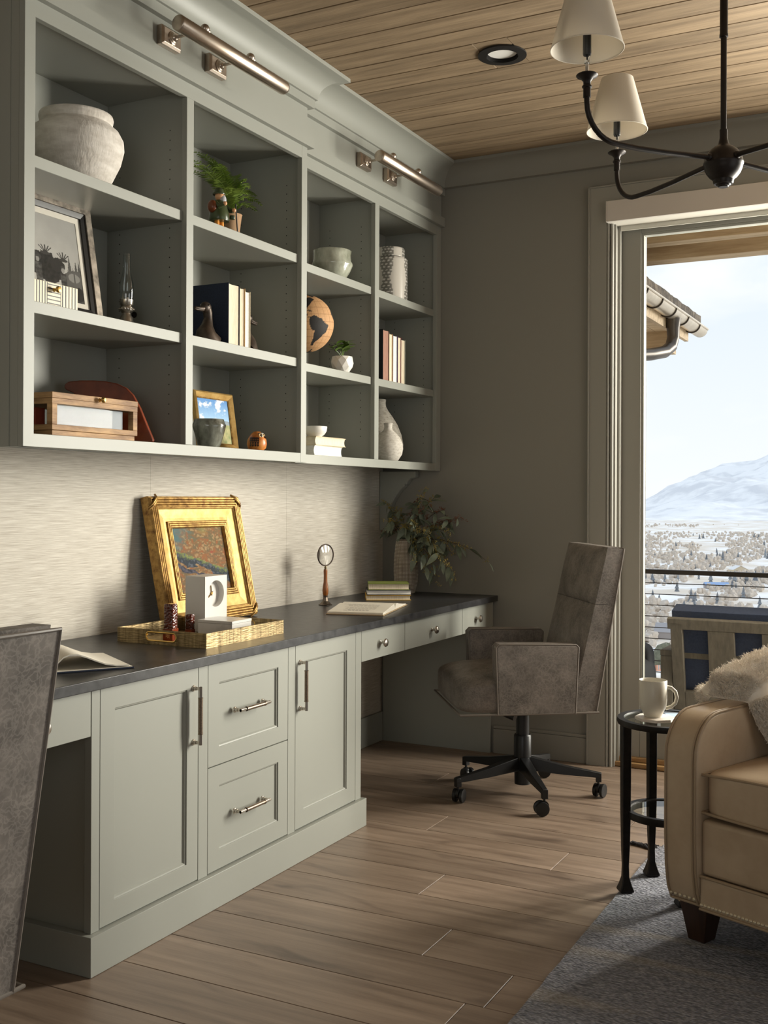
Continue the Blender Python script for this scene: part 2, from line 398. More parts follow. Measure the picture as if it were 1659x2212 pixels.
# window wall: door opening in view, unseen tall window shaped for the key lamp
OX0, OX1, OZ = 1.19, 2.34, 2.60
W2 = (2.46, 3.44, 0.55, 2.76)
wb = MB()
wb.box(-0.12, OX0, D, D + 0.14, -0.05, ZC + 0.05)
wb.box(OX0, OX1, D, D + 0.14, OZ, ZC + 0.05)
wb.box(OX1, W2[0], D, D + 0.14, -0.05, ZC + 0.05)
wb.box(W2[0], W2[1], D, D + 0.14, -0.05, W2[2]); wb.box(W2[0], W2[1], D, D + 0.14, W2[3], ZC + 0.05)
wb.box(W2[1], RX + 0.12, D, D + 0.14, -0.05, ZC + 0.05)
struct('wall_back', wb, WALLP, 'grey painted wall around the glazed door')
wr = MB(); WR = (0.7, 3.3, 0.6, 2.5)
wr.box(RX, RX + 0.14, RY0 - 0.12, WR[0], -0.05, ZC + 0.05); wr.box(RX, RX + 0.14, WR[1], D + 0.14, -0.05, ZC + 0.05)
wr.box(RX, RX + 0.14, WR[0], WR[1], -0.05, WR[2]); wr.box(RX, RX + 0.14, WR[0], WR[1], WR[3], ZC + 0.05)
struct('wall_right', wr, WALLP, 'grey painted right wall')
wf = MB(); WF = (2.1, 4.3, 0.9, 2.5)
wf.box(-0.12, WF[0], RY0 - 0.14, RY0, -0.05, ZC + 0.05); wf.box(WF[1], RX + 0.12, RY0 - 0.14, RY0, -0.05, ZC + 0.05)
wf.box(WF[0], WF[1], RY0 - 0.14, RY0, -0.05, WF[2]); wf.box(WF[0], WF[1], RY0 - 0.14, RY0, WF[3], ZC + 0.05)
struct('wall_front', wf, WALLP, 'grey painted wall behind the viewer')
# unseen windows added for the key and fill lamps: frames with one pane each
def plain_window(name, ax, a0, a1, z0, z1, pos, label):
    w = MB(); t = 0.05
    def b(mb, u0, u1, v0, v1, d0, d1):
        if ax == 'x': mb.box(u0, u1, pos + d0, pos + d1, v0, v1)
        else: mb.box(pos + d0, pos + d1, u0, u1, v0, v1)
    b(w, a0, a0 + t, z0, z1, 0.04, 0.1); b(w, a1 - t, a1, z0, z1, 0.04, 0.1)
    b(w, a0 + t, a1 - t, z0, z0 + t, 0.04, 0.1); b(w, a0 + t, a1 - t, z1 - t, z1, 0.04, 0.1)
    o = struct(name, w, TRIMP, label)
    g = MB(); b(g, a0 + t, a1 - t, z0 + t, z1 - t, 0.068, 0.072)
    part('pane', g, PANE, o)
plain_window('window_2_key', 'x', W2[0], W2[1], W2[2], W2[3], D, 'unseen tall window right of the glazed door, shaped for the key light')
plain_window('window_3_fill', 'y', WR[0], WR[1], WR[2], WR[3], RX, 'unseen wide window added in the right wall for fill light')
plain_window('window_4_fill', 'x', WF[0], WF[1], WF[2], WF[3], RY0 - 0.14, 'unseen window added behind the viewer for fill light')

# glazed door in view
ca = MB()
ca.box(1.081, 1.163, D - 0.020, D + 0.001, 0.0, OZ + 0.062)                # flat casing left
ca.box(1.163, OX1 + 0.07, D - 0.020, D + 0.001, OZ - 0.010, OZ + 0.062)       # head casing
ca.box(OX1 + 0.02, OX1 + 0.07, D - 0.020, D + 0.001, 0.0, OZ - 0.010)
ca.box(1.163, 1.176, D - 0.014, D + 0.001, 0.0, OZ - 0.010)
cz = struct('trim_1', ca, TRIMP, 'grey casing around the glazed door')
cb = MB().cyl((1.1695, D - 0.013, 0.0), (1.1695, D - 0.013, OZ - 0.01), 0.006, n=10)
cb.cyl((1.1855, D - 0.006, 0.0), (1.1855, D - 0.006, OZ - 0.01), 0.0085, n=10)
part('bead', cb, TRIMP, cz, smooth=True)
part('back_band', MB().box(1.076, 1.084, D - 0.026, D, 0, OZ + 0.066).box(1.076, OX1 + 0.075, D - 0.026, D, OZ + 0.060, OZ + 0.068), TRIMP, cz, bevel=0.002)
# jamb and door frame
GX0, GX1, GZ0, GZ1, GY = 1.313, 2.22, 0.172, 2.440, 5.03
jm = MB().box(OX0, OX0 + 0.012, D - 0.002, D + 0.14, 0, OZ).box(OX1 - 0.012, OX1, D - 0.002, D + 0.14, 0, OZ).box(OX0, OX1, D - 0.002, D + 0.14, OZ - 0.012, OZ)
jm.box(OX0 + 0.012, OX0 + 0.024, D + 0.03, D + 0.14, 0, OZ)
w1 = struct('window_1', jm, TRIMP, 'glazed patio door looking out on deck and snowy valley', bevel=0.0015)
y0, y1 = GY - 0.035, GY + 0.02
fr = MB().box(OX0 + 0.024, GX0 - 0.012, y0, y1, 0.03, OZ - 0.012)
part('door_stile', fr, TRIMP, w1, bevel=0.002)
part('door_stile', MB().box(GX1 + 0.012, OX1 - 0.012, y0, y1, 0.03, OZ - 0.012), TRIMP, w1, bevel=0.002)
part('door_rail', MB().box(GX0 - 0.0115, GX1 + 0.0115, y0 + 0.001, y1 - 0.001, GZ1 + 0.012, OZ - 0.012), TRIMP, w1, bevel=0.002)
part('door_rail', MB().box(GX0 - 0.0115, GX1 + 0.0115, y0 + 0.001, y1 - 0.001, 0.03, GZ0 - 0.012), TRIMP, w1, bevel=0.002)
LIGHTB = flat('pale_glazing_bead', (158, 158, 149), 0.4)
gb = MB().box(GX0 - 0.012, GX0, GY - 0.030, GY + 0.012, GZ0 - 0.012, GZ1 + 0.012).box(GX1, GX1 + 0.012, GY - 0.030, GY + 0.012, GZ0 - 0.012, GZ1 + 0.012)
gb.box(GX0, GX1, GY - 0.030, GY + 0.012, GZ1, GZ1 + 0.012).box(GX0, GX1, GY - 0.030, GY + 0.012, GZ0 - 0.012, GZ0)
part('glazing_bead', gb, LIGHTB, w1, bevel=0.002)
part('pane', MB().box(GX0, GX1, GY - 0.003, GY + 0.003, GZ0, GZ1), PANE, w1)
THR = mat('threshold_oak', srgb(130, 98, 60), srgb(176, 142, 98), rough=0.5, scale=6, stretch=(1, 10, 10))
part('threshold', MB().box(OX0 + 0.002, OX1 - 0.002, D + 0.01, D + 0.14, 0.001, 0.022).box(OX0 + 0.002, OX1 - 0.002, D + 0.04, D + 0.14, 0.022, 0.042), THR, w1, bevel=0.003)
# shade cassette over the door
sv = thing('roller_shade', 'pale grey roller shade cassette mounted over the glazed door', 'shade', (1.7, D - 0.03, 2.48))
VAL = flat('shade_vinyl', (205, 198, 190), 0.5)
part('fascia', MB().box(1.170, OX1 - 0.01, D - 0.045, D - 0.035, 2.494, 2.588), VAL, sv, bevel=0.0015)
part('end_bracket', MB().box(1.166, 1.1695, D - 0.045, D + 0.03, 2.494, 2.588), VAL, sv)
part('bottom_cover', MB().hexa([(1.170, D - 0.034, 2.494), (OX1 - 0.01, D - 0.034, 2.494), (OX1 - 0.01, D + 0.025, 2.484), (1.170, D + 0.025, 2.484)],
     [(1.170, D - 0.034, 2.500), (OX1 - 0.01, D - 0.034, 2.500), (OX1 - 0.01, D + 0.025, 2.490), (1.170, D + 0.025, 2.490)]), flat('shade_cover', (222, 218, 208), 0.5), sv)
part('hem_bar', MB().box(1.216, OX1 - 0.03, D + 0.026, D + 0.034, 2.462, 2.490), flat('shade_hem', (214, 212, 202), 0.6), sv, bevel=0.002)
# crown profile (projection, height)
CROWN = [(0.0, 2.757), (0.030, 2.757)] + [(0.030 + 0.083 * (1 - cos(t * pi / 20)), 2.757 + 0.083 * sin(t * pi / 20)) for t in range(1, 11)] + [(0.121, 2.841), (0.121, ZC - 0.001), (0.0, ZC - 0.001)]
def sweep(stations):
    m = MB(); n = len(CROWN); vs_ = []
    for st in stations: vs_ += [st(d) + (z,) for d, z in CROWN]
    fs = []
    for i in range(len(stations) - 1):
        fs += [(i * n + k, i * n + (k + 1) % n, (i + 1) * n + (k + 1) % n, (i + 1) * n + k) for k in range(n)]
    fs += [tuple(range(n)), tuple((len(stations) - 1) * n + k for k in range(n))]
    return m.add(vs_, fs)
struct('trim_2', sweep([lambda d: (X2 + d, D - d), lambda d: (RX, D - d)]), WALLP, 'cove crown moulding on the window wall', smooth=True, ang=25)
bbm = MB().box(0.612, 1.076, D - 0.016, D, 0, 0.118).box(0.612, 1.076, D - 0.011, D, 0.118, 0.134)
bbm.box(OX1 + 0.075, RX, D - 0.016, D, 0, 0.134)
struct('baseboard_back', bbm, WALLP, 'stepped grey baseboard on the window wall', bevel=0.003)
struct('baseboard_left', MB().box(0, 0.016, 3.59, D - 0.02, 0, 0.146), PAINT, 'grey baseboard on the left wall under the desk', bevel=0.002)
struct('baseboard_right', MB().box(RX - 0.016, RX, RY0, D - 0.02, 0, 0.134), WALLP, 'grey baseboard on the right wall')

# floor register near the window wall
vt = thing('floor_register', 'dark slotted metal floor register behind the office chair base', 'vent', (0.86, 4.77, 0))
part('frame', MB().box(0.72, 1.00, 4.715, 4.825, 0.0005, 0.004), flat('register_base', (20, 20, 20), 0.6), vt)
for k in range(18):
    xx = 0.732 + k * 0.0148
    part('slat', MB().box(xx, xx + 0.008, 4.727, 4.813, 0.004, 0.0062), BLACKM, vt)
# recessed ceiling light
rl = thing('recessed_light', 'black trimmed recessed downlight in the plank ceiling', 'ceiling light', (1.104, 3.742, ZC - 0.03))
pr = [(0.089, ZC - 0.002), (0.089, ZC - 0.007), (0.060, ZC - 0.009)]
for k in range(6): pr += [(0.060 - k * 0.0009, ZC - 0.009 + k * 0.0026), (0.0582 - k * 0.0009, ZC - 0.009 + k * 0.0026)]
BLK = flat('black_trim', (26, 24, 23), 0.5)
part('trim_ring', MB().lathe(pr + [(0.0545, ZC + 0.0085), (0.062, ZC + 0.0125), (0.0625, ZC - 0.002)], 48, (1.104, 3.742, 0), cap=False), BLK, rl, smooth=True)
part('lens', MB().lathe([(0.0001, ZC + 0.005), (0.0545, ZC + 0.005), (0.0545, ZC + 0.008), (0.0001, ZC + 0.008)], 40, (1.104, 3.742, 0)), flat('frosted_lens', (232, 230, 226), 0.4), rl)

# ------------------------------------------------------------------ built-in: base cabinet
FX = 0.610
bc = thing('base_cabinet', 'sage painted base cabinet with two doors and two drawers under the dark worktop', 'cabinet', (0.3, 2.86, 0))
ca_ = MB().box(0.004, FX - 0.022, 2.150, 2.168, 0.09, 0.731).box(0.004, FX - 0.022, 3.565, 3.583, 0.09, 0.731).box(0.004, 0.014, 2.168, 3.565, 0.09, 0.731).box(0.004, FX - 0.022, 2.168, 3.565, 0.090, 0.104)
part('carcass', ca_, PAINT, bc)
part('plinth', MB().box(0.004, 0.627, 2.124, 3.603, 0.0005, 0.1035), PAINT, bc, bevel=0.0015)
for a, b in ((2.142, 2.173), (2.592, 2.637), (3.080, 3.124), (3.545, 3.588)):
    part('stile', MB().box(FX - 0.022, FX, a, b, 0.1037, 0.7315), PAINT, bc, bevel=0.001)
for a, b in ((2.590, 2.639), (3.078, 3.126)):
    part('partition', MB().box(0.014, FX - 0.022, a + 0.015, b - 0.015, 0.104, 0.731), PAINT, bc)
def shaker(parent, name, ya, yb, za, zb, pa, pb, qa, qb):
    q4 = lambda a, b, c, d_, x: [(x, a, c), (x, b, c), (x, b, d_), (x, a, d_)]
    vv = q4(ya, yb, za, zb, FX - 0.02) + q4(ya, yb, za, zb, FX) + q4(pa, pb, qa, qb, FX) + q4(pa, pb, qa, qb, FX - 0.02)
    d = part(name, MB().add(vv, [(i * 4 + k, i * 4 + (k + 1) % 4, ((i + 1) % 4) * 4 + (k + 1) % 4, ((i + 1) % 4) * 4 + k) for i in range(4) for k in range(4)]), PAINT, parent, bevel=0.0008, seg=1)
    m = MB(); s = 0.007          # inner moulding, sloped, then panel
    ring = lambda t, x: [(x, pa + t, qa + t), (x, pb - t, qa + t), (x, pb - t, qb - t), (x, pa + t, qb - t)]
    v = ring(0, FX - 0.003) + ring(0.004, FX - 0.004) + ring(0.008, FX - 0.0095)
    m.add(v, [(i * 4 + k, i * 4 + (k + 1) % 4, (i + 1) * 4 + (k + 1) % 4, (i + 1) * 4 + k) for i in range(2) for k in range(4)])
    obj('moulding', m.mesh('moulding', PAINT), d)
    obj('panel', MB().box(FX - 0.018, FX - 0.0095, pa, pb, qa, qb).mesh('panel', PAINT), d)
    return d
def bar_handle(parent, p, q):     # p, q: post centres on the face (y, z)
    (ya, za), (yb, zb) = p, q
    dy, dz = yb - ya, zb - za; l = math.hypot(dy, dz); u = (dy / l, dz / l)
    m = MB(); X = FX
    for (yy, zz, sgn) in ((ya, za, 1), (yb, zb, -1)):
        m.cyl((X - 0.001, yy, zz), (X + 0.004, yy, zz), 0.0095, 0.0085, 16).cyl((X + 0.004, yy, zz), (X + 0.012, yy, zz), 0.0065, 0.0055, 16)
        m.cyl((X + 0.012, yy, zz), (X + 0.026, yy, zz), 0.0052, n=4)
    e = 0.006
    m.tube([(X + 0.026, ya - u[0] * e, za - u[1] * e), (X + 0.026, yb + u[0] * e, zb + u[1] * e)], 0.0048, 8)
    g = lambda t: (X + 0.026, ya + u[0] * t, za + u[1] * t)
    m.tube([g(-e), g(l * 0.16)], 0.0062, 4); m.tube([g(l * 0.84), g(l + e)], 0.0062, 4)
    h = obj('handle', m.mesh('handle', NICKEL, bevel=0.0006, seg=1), parent)
    h['label'] = 'brushed nickel bar pull'
    obj('grip', MB().cyl(g(l * 0.16), g(l * 0.84), 0.0066, n=16).cyl(g(l * 0.16), g(l * 0.18), 0.0076, n=16).cyl(g(l * 0.82), g(l * 0.84), 0.0076, n=16).mesh('grip', mat('knurled_grip', srgb(120, 104, 90), srgb(150, 134, 118), rough=0.35, metal=1, scale=300) if 'knurled_grip' not in bpy.data.materials else bpy.data.materials['knurled_grip'], smooth=True), parent)
d1 = shaker(bc, 'door', 2.1745, 2.590, 0.107, 0.7305, 2.231, 2.537, 0.165, 0.670); bar_handle(d1, (2.567, 0.671), (2.567, 0.514))
e1 = shaker(bc, 'drawer', 2.6385, 3.0785, 0.4225, 0.7305, 2.694, 3.019, 0.475, 0.670); bar_handle(e1, (2.774, 0.574), (2.927, 0.574))
e2 = shaker(bc, 'drawer', 2.6385, 3.0785, 0.107, 0.4195, 2.696, 3.021, 0.166, 0.359); bar_handle(e2, (2.775, 0.262), (2.928, 0.262))
d2 = shaker(bc, 'door', 3.1255, 3.5435, 0.107, 0.7305, 3.180, 3.479, 0.164, 0.670); bar_handle(d2, (3.154, 0.669), (3.154, 0.513))

def knob(parent, y, z):
    M = Matrix.Rotation(pi / 2, 3, 'Y')
    k = MB().lathe([(0.0085, 0), (0.0085, 0.003), (0.005, 0.005), (0.0045, 0.014), (0.009, 0.0165), (0.0155, 0.020), (0.0165, 0.0235), (0.014, 0.028), (0.006, 0.0305), (0.0001, 0.031)], 24, (FX, y, z), M)
    o = obj('knob', k.mesh('knob', NICKEL, smooth=True), parent); o['label'] = 'polished nickel mushroom knob'
dr = thing('desk_drawer_unit', 'sage three-drawer apron under the worktop by the window wall', 'drawers', (0.3, 4.25, 0.6))
part('frame', MB().box(0.004, FX - 0.020, 3.590, 4.926, 0.612, 0.628).box(0.004, FX - 0.02, 3.590, 3.602, 0.628, 0.731).box(0.004, FX - 0.02, 3.95, 3.962, 0.628, 0.731).box(0.004, FX - 0.02, 4.536, 4.548, 0.628, 0.731).box(0.004, FX - 0.02, 4.91, 4.922, 0.628, 0.731), PAINT, dr)
for a, b, k in ((3.5895, 3.9535, 3.743), (3.957, 4.540, 4.214), (4.5435, 4.914, 4.702)):
    q = part('drawer', MB().box(FX - 0.0195, FX, a, b, 0.612, 0.731), PAINT, dr, bevel=0.001, seg=1)
    knob(q, k, 0.669)
part('end_panel', MB().box(0.017, 0.598, 4.908, 4.929, 0.0, 0.6115), PAINT, dr, bevel=0.001)
dl = thing('desk_drawer_unit', 'sage drawer apron left of the base cabinet behind the near grey chair', 'drawers', (0.3, 1.6, 0.6))
part('frame', MB().box(0.004, FX - 0.020, 0.80, 2.140, 0.618, 0.630).box(0.004, FX - 0.02, 0.80, 0.812, 0.630, 0.731).box(0.004, FX - 0.02, 2.128, 2.140, 0.630, 0.731), PAINT, dl)
for a, b, k in ((1.778, 2.1395, 1.959), (1.19, 1.774, 1.48), (0.80, 1.186, 0.99)):
    q = part('drawer', MB().box(FX - 0.0195, FX, a, b, 0.612 if a < 1.7 else 0.612, 0.731), PAINT, dl, bevel=0.001, seg=1)
    knob(q, k, 0.667)
part('end_panel', MB().box(0.017, 0.598, 0.76, 0.79, 0.0, 0.731), PAINT, dl)
single('worktop', MB().box(0.001, 0.629, 0.74, 4.929, 0.732, 0.760), STONE, 'long honed black stone worktop along the left wall', 'worktop', bevel=0.0018)

# ------------------------------------------------------------------ built-in: upper bookcases
HOLE = flat('pin_hole', (18, 18, 16), 0.9)
def bookcase(label, X, ya, yb, bays, rightwall, base):
    b = thing('bookcase', label, 'bookcase', base)
    ZB, ZO, ZT = 1.362, 2.523, ZC - 0.004
    part('bottom_rail', MB().box(X - 0.020, X, ya + 0.0015, yb - 0.0015, ZB, 1.398), PAINT, b, bevel=0.001, seg=1)
    part('top_rail', MB().box(X - 0.020, X, ya, yb, ZO, 2.580), PAINT, b, bevel=0.001, seg=1)
    part('frieze', MB().box(X - 0.020, X, ya, yb, 2.580, 2.760), PAINT, b)
    part('lower_moulding', MB().box(X, X + 0.020, ya, yb + (0.02 if not rightwall else 0), 2.570, 2.615).box(X - 0.06, X, yb, yb + (0.02 if not rightwall else 0), 2.570, 2.615), PAINT, b)
    part('upper_moulding', MB().box(X, X + 0.020, ya, yb + (0.02 if not rightwall else 0), 2.724, 2.757).box(X - 0.06, X, yb, yb + (0.02 if not rightwall else 0), 2.724, 2.757), PAINT, b)
    part('back_panel', MB().box(0.0035, 0.030, ya + 0.002, yb - 0.002, 1.378, 2.56), PAINT, b)
    part('bottom_panel', MB().box(0.0305, X - 0.0205, ya + 0.002, yb - 0.002, 1.380, 1.3975), PAINT, b)
    part('top_panel', MB().box(0.0305, X - 0.0205, ya + 0.002, yb - 0.002, 2.5482, 2.566), PAINT, b)
    for i, (s0, s1) in enumerate(bays['stiles']):
        part('stile', MB().box(X - 0.020, X + 0.0006, s0 - (0.0006 if i == 0 else 0), s1, ZB if i in (0, len(bays['stiles']) - 1) else 1.398, ZO if 0 < i < len(bays['stiles']) - 1 else 2.7565 if i == 0 and not rightwall else 2.571), PAINT, b, bevel=0.001, seg=1)
    for (p0, p1) in bays['panels']:
        part('side_panel', MB().box(0.0305, X - 0.0205, p0, p1, 1.3976, 2.548), PAINT, b)
    for (h0, h1) in bays['shelves']:
        for zt in (2.156, 1.760):
            part('shelf', MB().box(0.0306, X - 0.016, h0, h1, zt - 0.033, zt), PAINT, b, bevel=0.001, seg=1)
    hm = MB()
    for yy in bays['holes']:
        for xx in (X - 0.075, 0.085):
            z = 1.50
            while z < 2.45:
                if all(abs(z - t + 0.016) > 0.03 for t in (2.156, 1.760)):
                    hm.add([(xx + 0.0022 * cos(k * pi / 3), yy, z + 0.0022 * sin(k * pi / 3)) for k in range(6)], [tuple(range(6))])
                z += 0.032
    o = part('shelf_pin_holes', hm, HOLE, b); o['kind'] = 'stuff'
    return b
b1 = bookcase('left and deeper sage bookcase section hung above the gilt painting', X1, 2.136, 3.576,
    dict(stiles=[(2.136, 2.175), (2.832, 2.869), (3.537, 3.576)], panels=[(2.139, 2.158), (2.842, 2.859), (3.549, 3.568)], shelves=[(2.1585, 2.8415), (2.8595, 3.5485)], holes=[2.8412, 3.5482]), False, (0.18, 2.86, 1.362))
part('crown', sweep([lambda d: (0.05, 2.136 - d), lambda d: (X1 + d, 2.136 - d), lambda d: (X1 + d, 3.576 + d), lambda d: (X2 - 0.02, 3.576 + d)]), PAINT, b1, smooth=True, ang=25)
part('end_panel', MB().box(0.003, X1 - 0.0205, 2.1365, 2.1385, 1.362, 2.757).box(0.003, X2, 2.1345, 2.1365, 1.362, 2.757), PAINT, b1)
b2 = bookcase('right and shallower sage bookcase section reaching the window wall', X2, 3.5765, D - 0.002,
    dict(stiles=[(3.5765, 3.656), (4.229, 4.268), (4.877, D - 0.002)], panels=[(3.640, 3.655), (4.240, 4.257), (4.889, 4.905)], shelves=[(3.6555, 4.2395), (4.2575, 4.8885)], holes=[4.2392, 4.8882]), True, (0.16, 4.25, 1.362))
part('crown', sweep([lambda d: (X2 + d, 3.56), lambda d: (X2 + d, D - d)]), PAINT, b2, smooth=True, ang=25)
# ------------------------------------------------------------------ picture lights
def picture_light(label, dx, dy):
    T = thing('picture_light', label, 'picture light', (X1 + dx, 2.849 + dy, 2.667), group='picture lights on the bookcase frieze')
    z = 2.667; X = X1 + dx
    for yy in (2.726 + dy, 2.972 + dy):
        pl = part('wall_plate', MB().box(X + 0.0005, X + 0.020, yy - 0.047, yy + 0.047, z - 0.030, z + 0.030).hexa(
            [(X + 0.020, yy - 0.047, z - 0.030), (X + 0.020, yy + 0.047, z - 0.030), (X + 0.020, yy + 0.047, z + 0.030), (X + 0.020, yy - 0.047, z + 0.030)],
            [(X + 0.026, yy - 0.040, z - 0.023), (X + 0.026, yy + 0.040, z - 0.023), (X + 0.026, yy + 0.040, z + 0.023), (X + 0.026, yy - 0.040, z + 0.023)]), ANTIQUE, T, bevel=0.001, seg=1)
        M = Matrix.Rotation(pi / 2, 3, 'Y')
        obj('rosette', MB().lathe([(0.021, 0), (0.021, 0.003), (0.017, 0.005), (0.0165, 0.007), (0.012, 0.009), (0.010, 0.014), (0.0055, 0.018), (0.0001, 0.019)], 24, (X + 0.026, yy, z), M).mesh('rosette', ANTIQUE, smooth=True), pl)
        part('arm', MB().tube([(X + 0.040, yy, z), (X + 0.09, yy, z + 0.002), (X + 0.145, yy, z + 0.004)], 0.005, 10), ANTIQUE, T, smooth=True)
        part('ball_joint', MB().ball((X + 0.150, yy, z + 0.006), 0.0145, 18, 12).cyl((X + 0.150, yy + 0.010, z + 0.006), (X + 0.150, yy + 0.019, z + 0.004), 0.007, n=14).cyl((X + 0.152, yy, z + 0.006), (X + 0.160, yy, z - 0.018), 0.006, n=12), ANTIQUE, T, smooth=True)
    pr = [(0.0001, -0.292), (0.021, -0.292), (0.024, -0.289), (0.024, 0.282), (0.0225, 0.289), (0.017, 0.2925), (0.0001, 0.293)]
    M = Matrix.Rotation(-pi / 2, 3, 'X')
    part('lamp_tube', MB().lathe(pr, 32, (X + 0.164, 2.867 + dy, 2.632), M), ANTIQUE, T, smooth=True, ang=50)
    return T
picture_light('long brushed nickel picture light over the left bookcase section', 0, 0)
picture_light('long brushed nickel picture light over the right bookcase section', X2 - X1, 1.378)

# corbel under the right end of the bookcase
cp = [(0.002, 1.3615), (0.203, 1.3615), (0.203, 1.330), (0.182, 1.327), (0.170, 1.321), (0.160, 1.310), (0.154, 1.295), (0.142, 1.294), (0.142, 1.287), (0.120, 1.268), (0.101, 1.2445), (0.087, 1.226), (0.076, 1.206), (0.066, 1.183), (0.060, 1.160), (0.057, 1.138), (0.0555, 1.115), (0.057, 1.104),
      (0.066, 1.096), (0.072, 1.087), (0.070, 1.074), (0.061, 1.066), (0.050, 1.063), (0.040, 1.068), (0.030, 1.064), (0.002, 1.064)]
single('corbel', MB().prism(cp, 'y', D - 0.042, D - 0.001), PAINT, 'scrolled sage corbel bracket under the right end of the bookcase', 'bracket', bevel=0.003, seg=1)

# ------------------------------------------------------------------ books
def book(label, size, loc, rz, cover, pages, standing=True, group=None, spine_back=True, name='book'):
    """size: thickness, height, depth. standing: thickness along local y, fore-edge faces local +x. lying: thickness along z, fore-edge faces local +x"""
    t, h, d = size; c = 0.0028; ov = 0.003
    T = thing(name, label, 'book', loc, rz, group)
    if standing:
        cv = MB().box(-d, 0, 0, c, 0, h).box(-d, 0, t - c, t, 0, h).box(-d - c, -d, 0, t, 0, h)
        part('cover', cv, cover, T, world=False, bevel=0.0008, seg=1)
        ns = 5; prof = [(-d + 0.001, c)] + [(-ov - 0.004 * sin(pi * k / ns), c + (t - 2 * c) * k / ns) for k in range(ns + 1)] + [(-d + 0.001, t - c)]
        part('pages', MB().prism(prof, 'z', ov, h - ov), pages, T, world=False, smooth=True, ang=30)
    else:
        cv = MB().box(-d, 0, 0, h, 0, c).box(-d, 0, 0, h, t - c, t).box(-d - c, -d, 0, h, 0, t)
        part('cover', cv, cover, T, world=False, bevel=0.0008, seg=1)
        ns = 5; prof = [(-d + 0.001, c)] + [(-ov - 0.004 * sin(pi * k / ns), c + (t - 2 * c) * k / ns) for k in range(ns + 1)] + [(-d + 0.001, t - c)]
        part('pages', MB().prism(prof, 'y', ov, h - ov), pages, T, world=False, smooth=True, ang=30)
    return T
NAVY = mat('navy_cloth', srgb(24, 32, 50), srgb(34, 44, 66), rough=0.8, scale=200)
TANC = flat('tan_cloth', (176, 140, 92), 0.7); CREAMC = flat('cream_cloth', (206, 190, 158), 0.7)
BLACKC = flat('black_cloth', (26, 25, 25), 0.6); MAROON = flat('maroon_cloth', (110, 28, 32), 0.6); BLUEC = flat('blue_cloth', (42, 46, 84), 0.6)
GREYC = flat('greygreen_cloth', (150, 152, 140), 0.6); ROSEP = mat('rose_pages', srgb(146, 104, 88), srgb(166, 126, 108), rough=0.8, scale=30, stretch=(1, 14, 1))
GREENC = flat('green_cloth', (120, 130, 62), 0.6); YELC = flat('yellow_cloth', (204, 158, 54), 0.6); IVORYC = flat('ivory_paper', (226, 218, 200), 0.6)
S1, S2, S3 = 2.156, 1.760, 1.398
G = 'books between the duck bookends'
book('tall navy cloth book behind the duck bookend', (0.068, 0.216, 0.195), (0.336, 3.115, S2), 0, NAVY, PAGES, group=G)
book('cream paged book in tan cover next to the tall navy book', (0.034, 0.212, 0.190), (0.334, 3.185, S2), 0, TANC, PAGES, group=G)
book('white paged book with beige cover, last before the right duck bookend', (0.034, 0.206, 0.180), (0.332, 3.2215, S2), 0, CREAMC, PAGESW, group=G)
G = 'books standing on the shelf by the window wall'
yb = 4.382
for lab, t, h, cv, pg in (('thick black book with rose fore-edge, first in the shelf row by the window wall', 0.0625, 0.234, BLACKC, ROSEP), ('slim gold edged book in the shelf row by the window wall', 0.036, 0.224, TANC, PAGES),
        ('white paged book with dark blue cover in the shelf row', 0.046, 0.221, BLUEC, PAGESW), ('cream paged maroon covered book in the shelf row', 0.037, 0.220, MAROON, PAGES), ('grey green book at the right end of the shelf row', 0.044, 0.213, GREYC, PAGES)):
    book(lab, (t, h, 0.165), (0.283 - 0.002 * (yb % 0.01) * 100, yb, S2), 0, cv, pg, group=G); yb += t + 0.0015
G = 'stacked books under the white bowl'
book('white paged hardback at the bottom of the pair under the white bowl', (0.042, 0.235, 0.160), (0.297, 3.765, S3), 0.02, IVORYC, PAGESW, False, G)
book('cream paged hardback on top of the pair under the white bowl', (0.036, 0.235, 0.160), (0.300, 3.770, S3 + 0.0421), -0.02, CREAMC, PAGES, False, G)
G = 'books stacked on the worktop'
def wb_(label, z, t, L_, d, cv, pg, off=0.0, r=-0.02):
    # lying, long side seen from the room, fore-edge towards the viewer (-y)
    return book(label, (t, L_, d), (0.201 + off, 4.381 + off * 0.2, 0.760 + z), -pi / 2 + 0.52 + r, cv, pg, False, G)
wb_('yellow edged book at the bottom of the stack beside the eucalyptus vase', 0.0, 0.024, 0.205, 0.165, YELC, PAGES, 0.0, 0.0)
wb_('white paged black book in the middle of the stack beside the eucalyptus vase', 0.0241, 0.024, 0.204, 0.150, BLACKC, PAGESW, 0.004, 0.01)
wb_('olive green book on top of the stack beside the eucalyptus vase', 0.0482, 0.029, 0.188, 0.140, GREENC, PAGES, 0.010, -0.01)

# ------------------------------------------------------------------ bay 1
single('ceramic_jar', MB().lathe([(0.0001, 0), (0.080, 0), (0.088, 0.006), (0.108, 0.038), (0.133, 0.090), (0.143, 0.132), (0.141, 0.158), (0.128, 0.183), (0.110, 0.198), (0.106, 0.203), (0.108, 0.208), (0.111, 0.222), (0.109, 0.230), (0.103, 0.232), (0.098, 0.228), (0.097, 0.205), (0.115, 0.180), (0.12, 0.1), (0.08, 0.012), (0.0001, 0.010)], 64),
       PLASTER, 'large round white plaster jar on the top shelf', 'jar', loc=(0.20, 2.512, S1), smooth=True, ang=60)

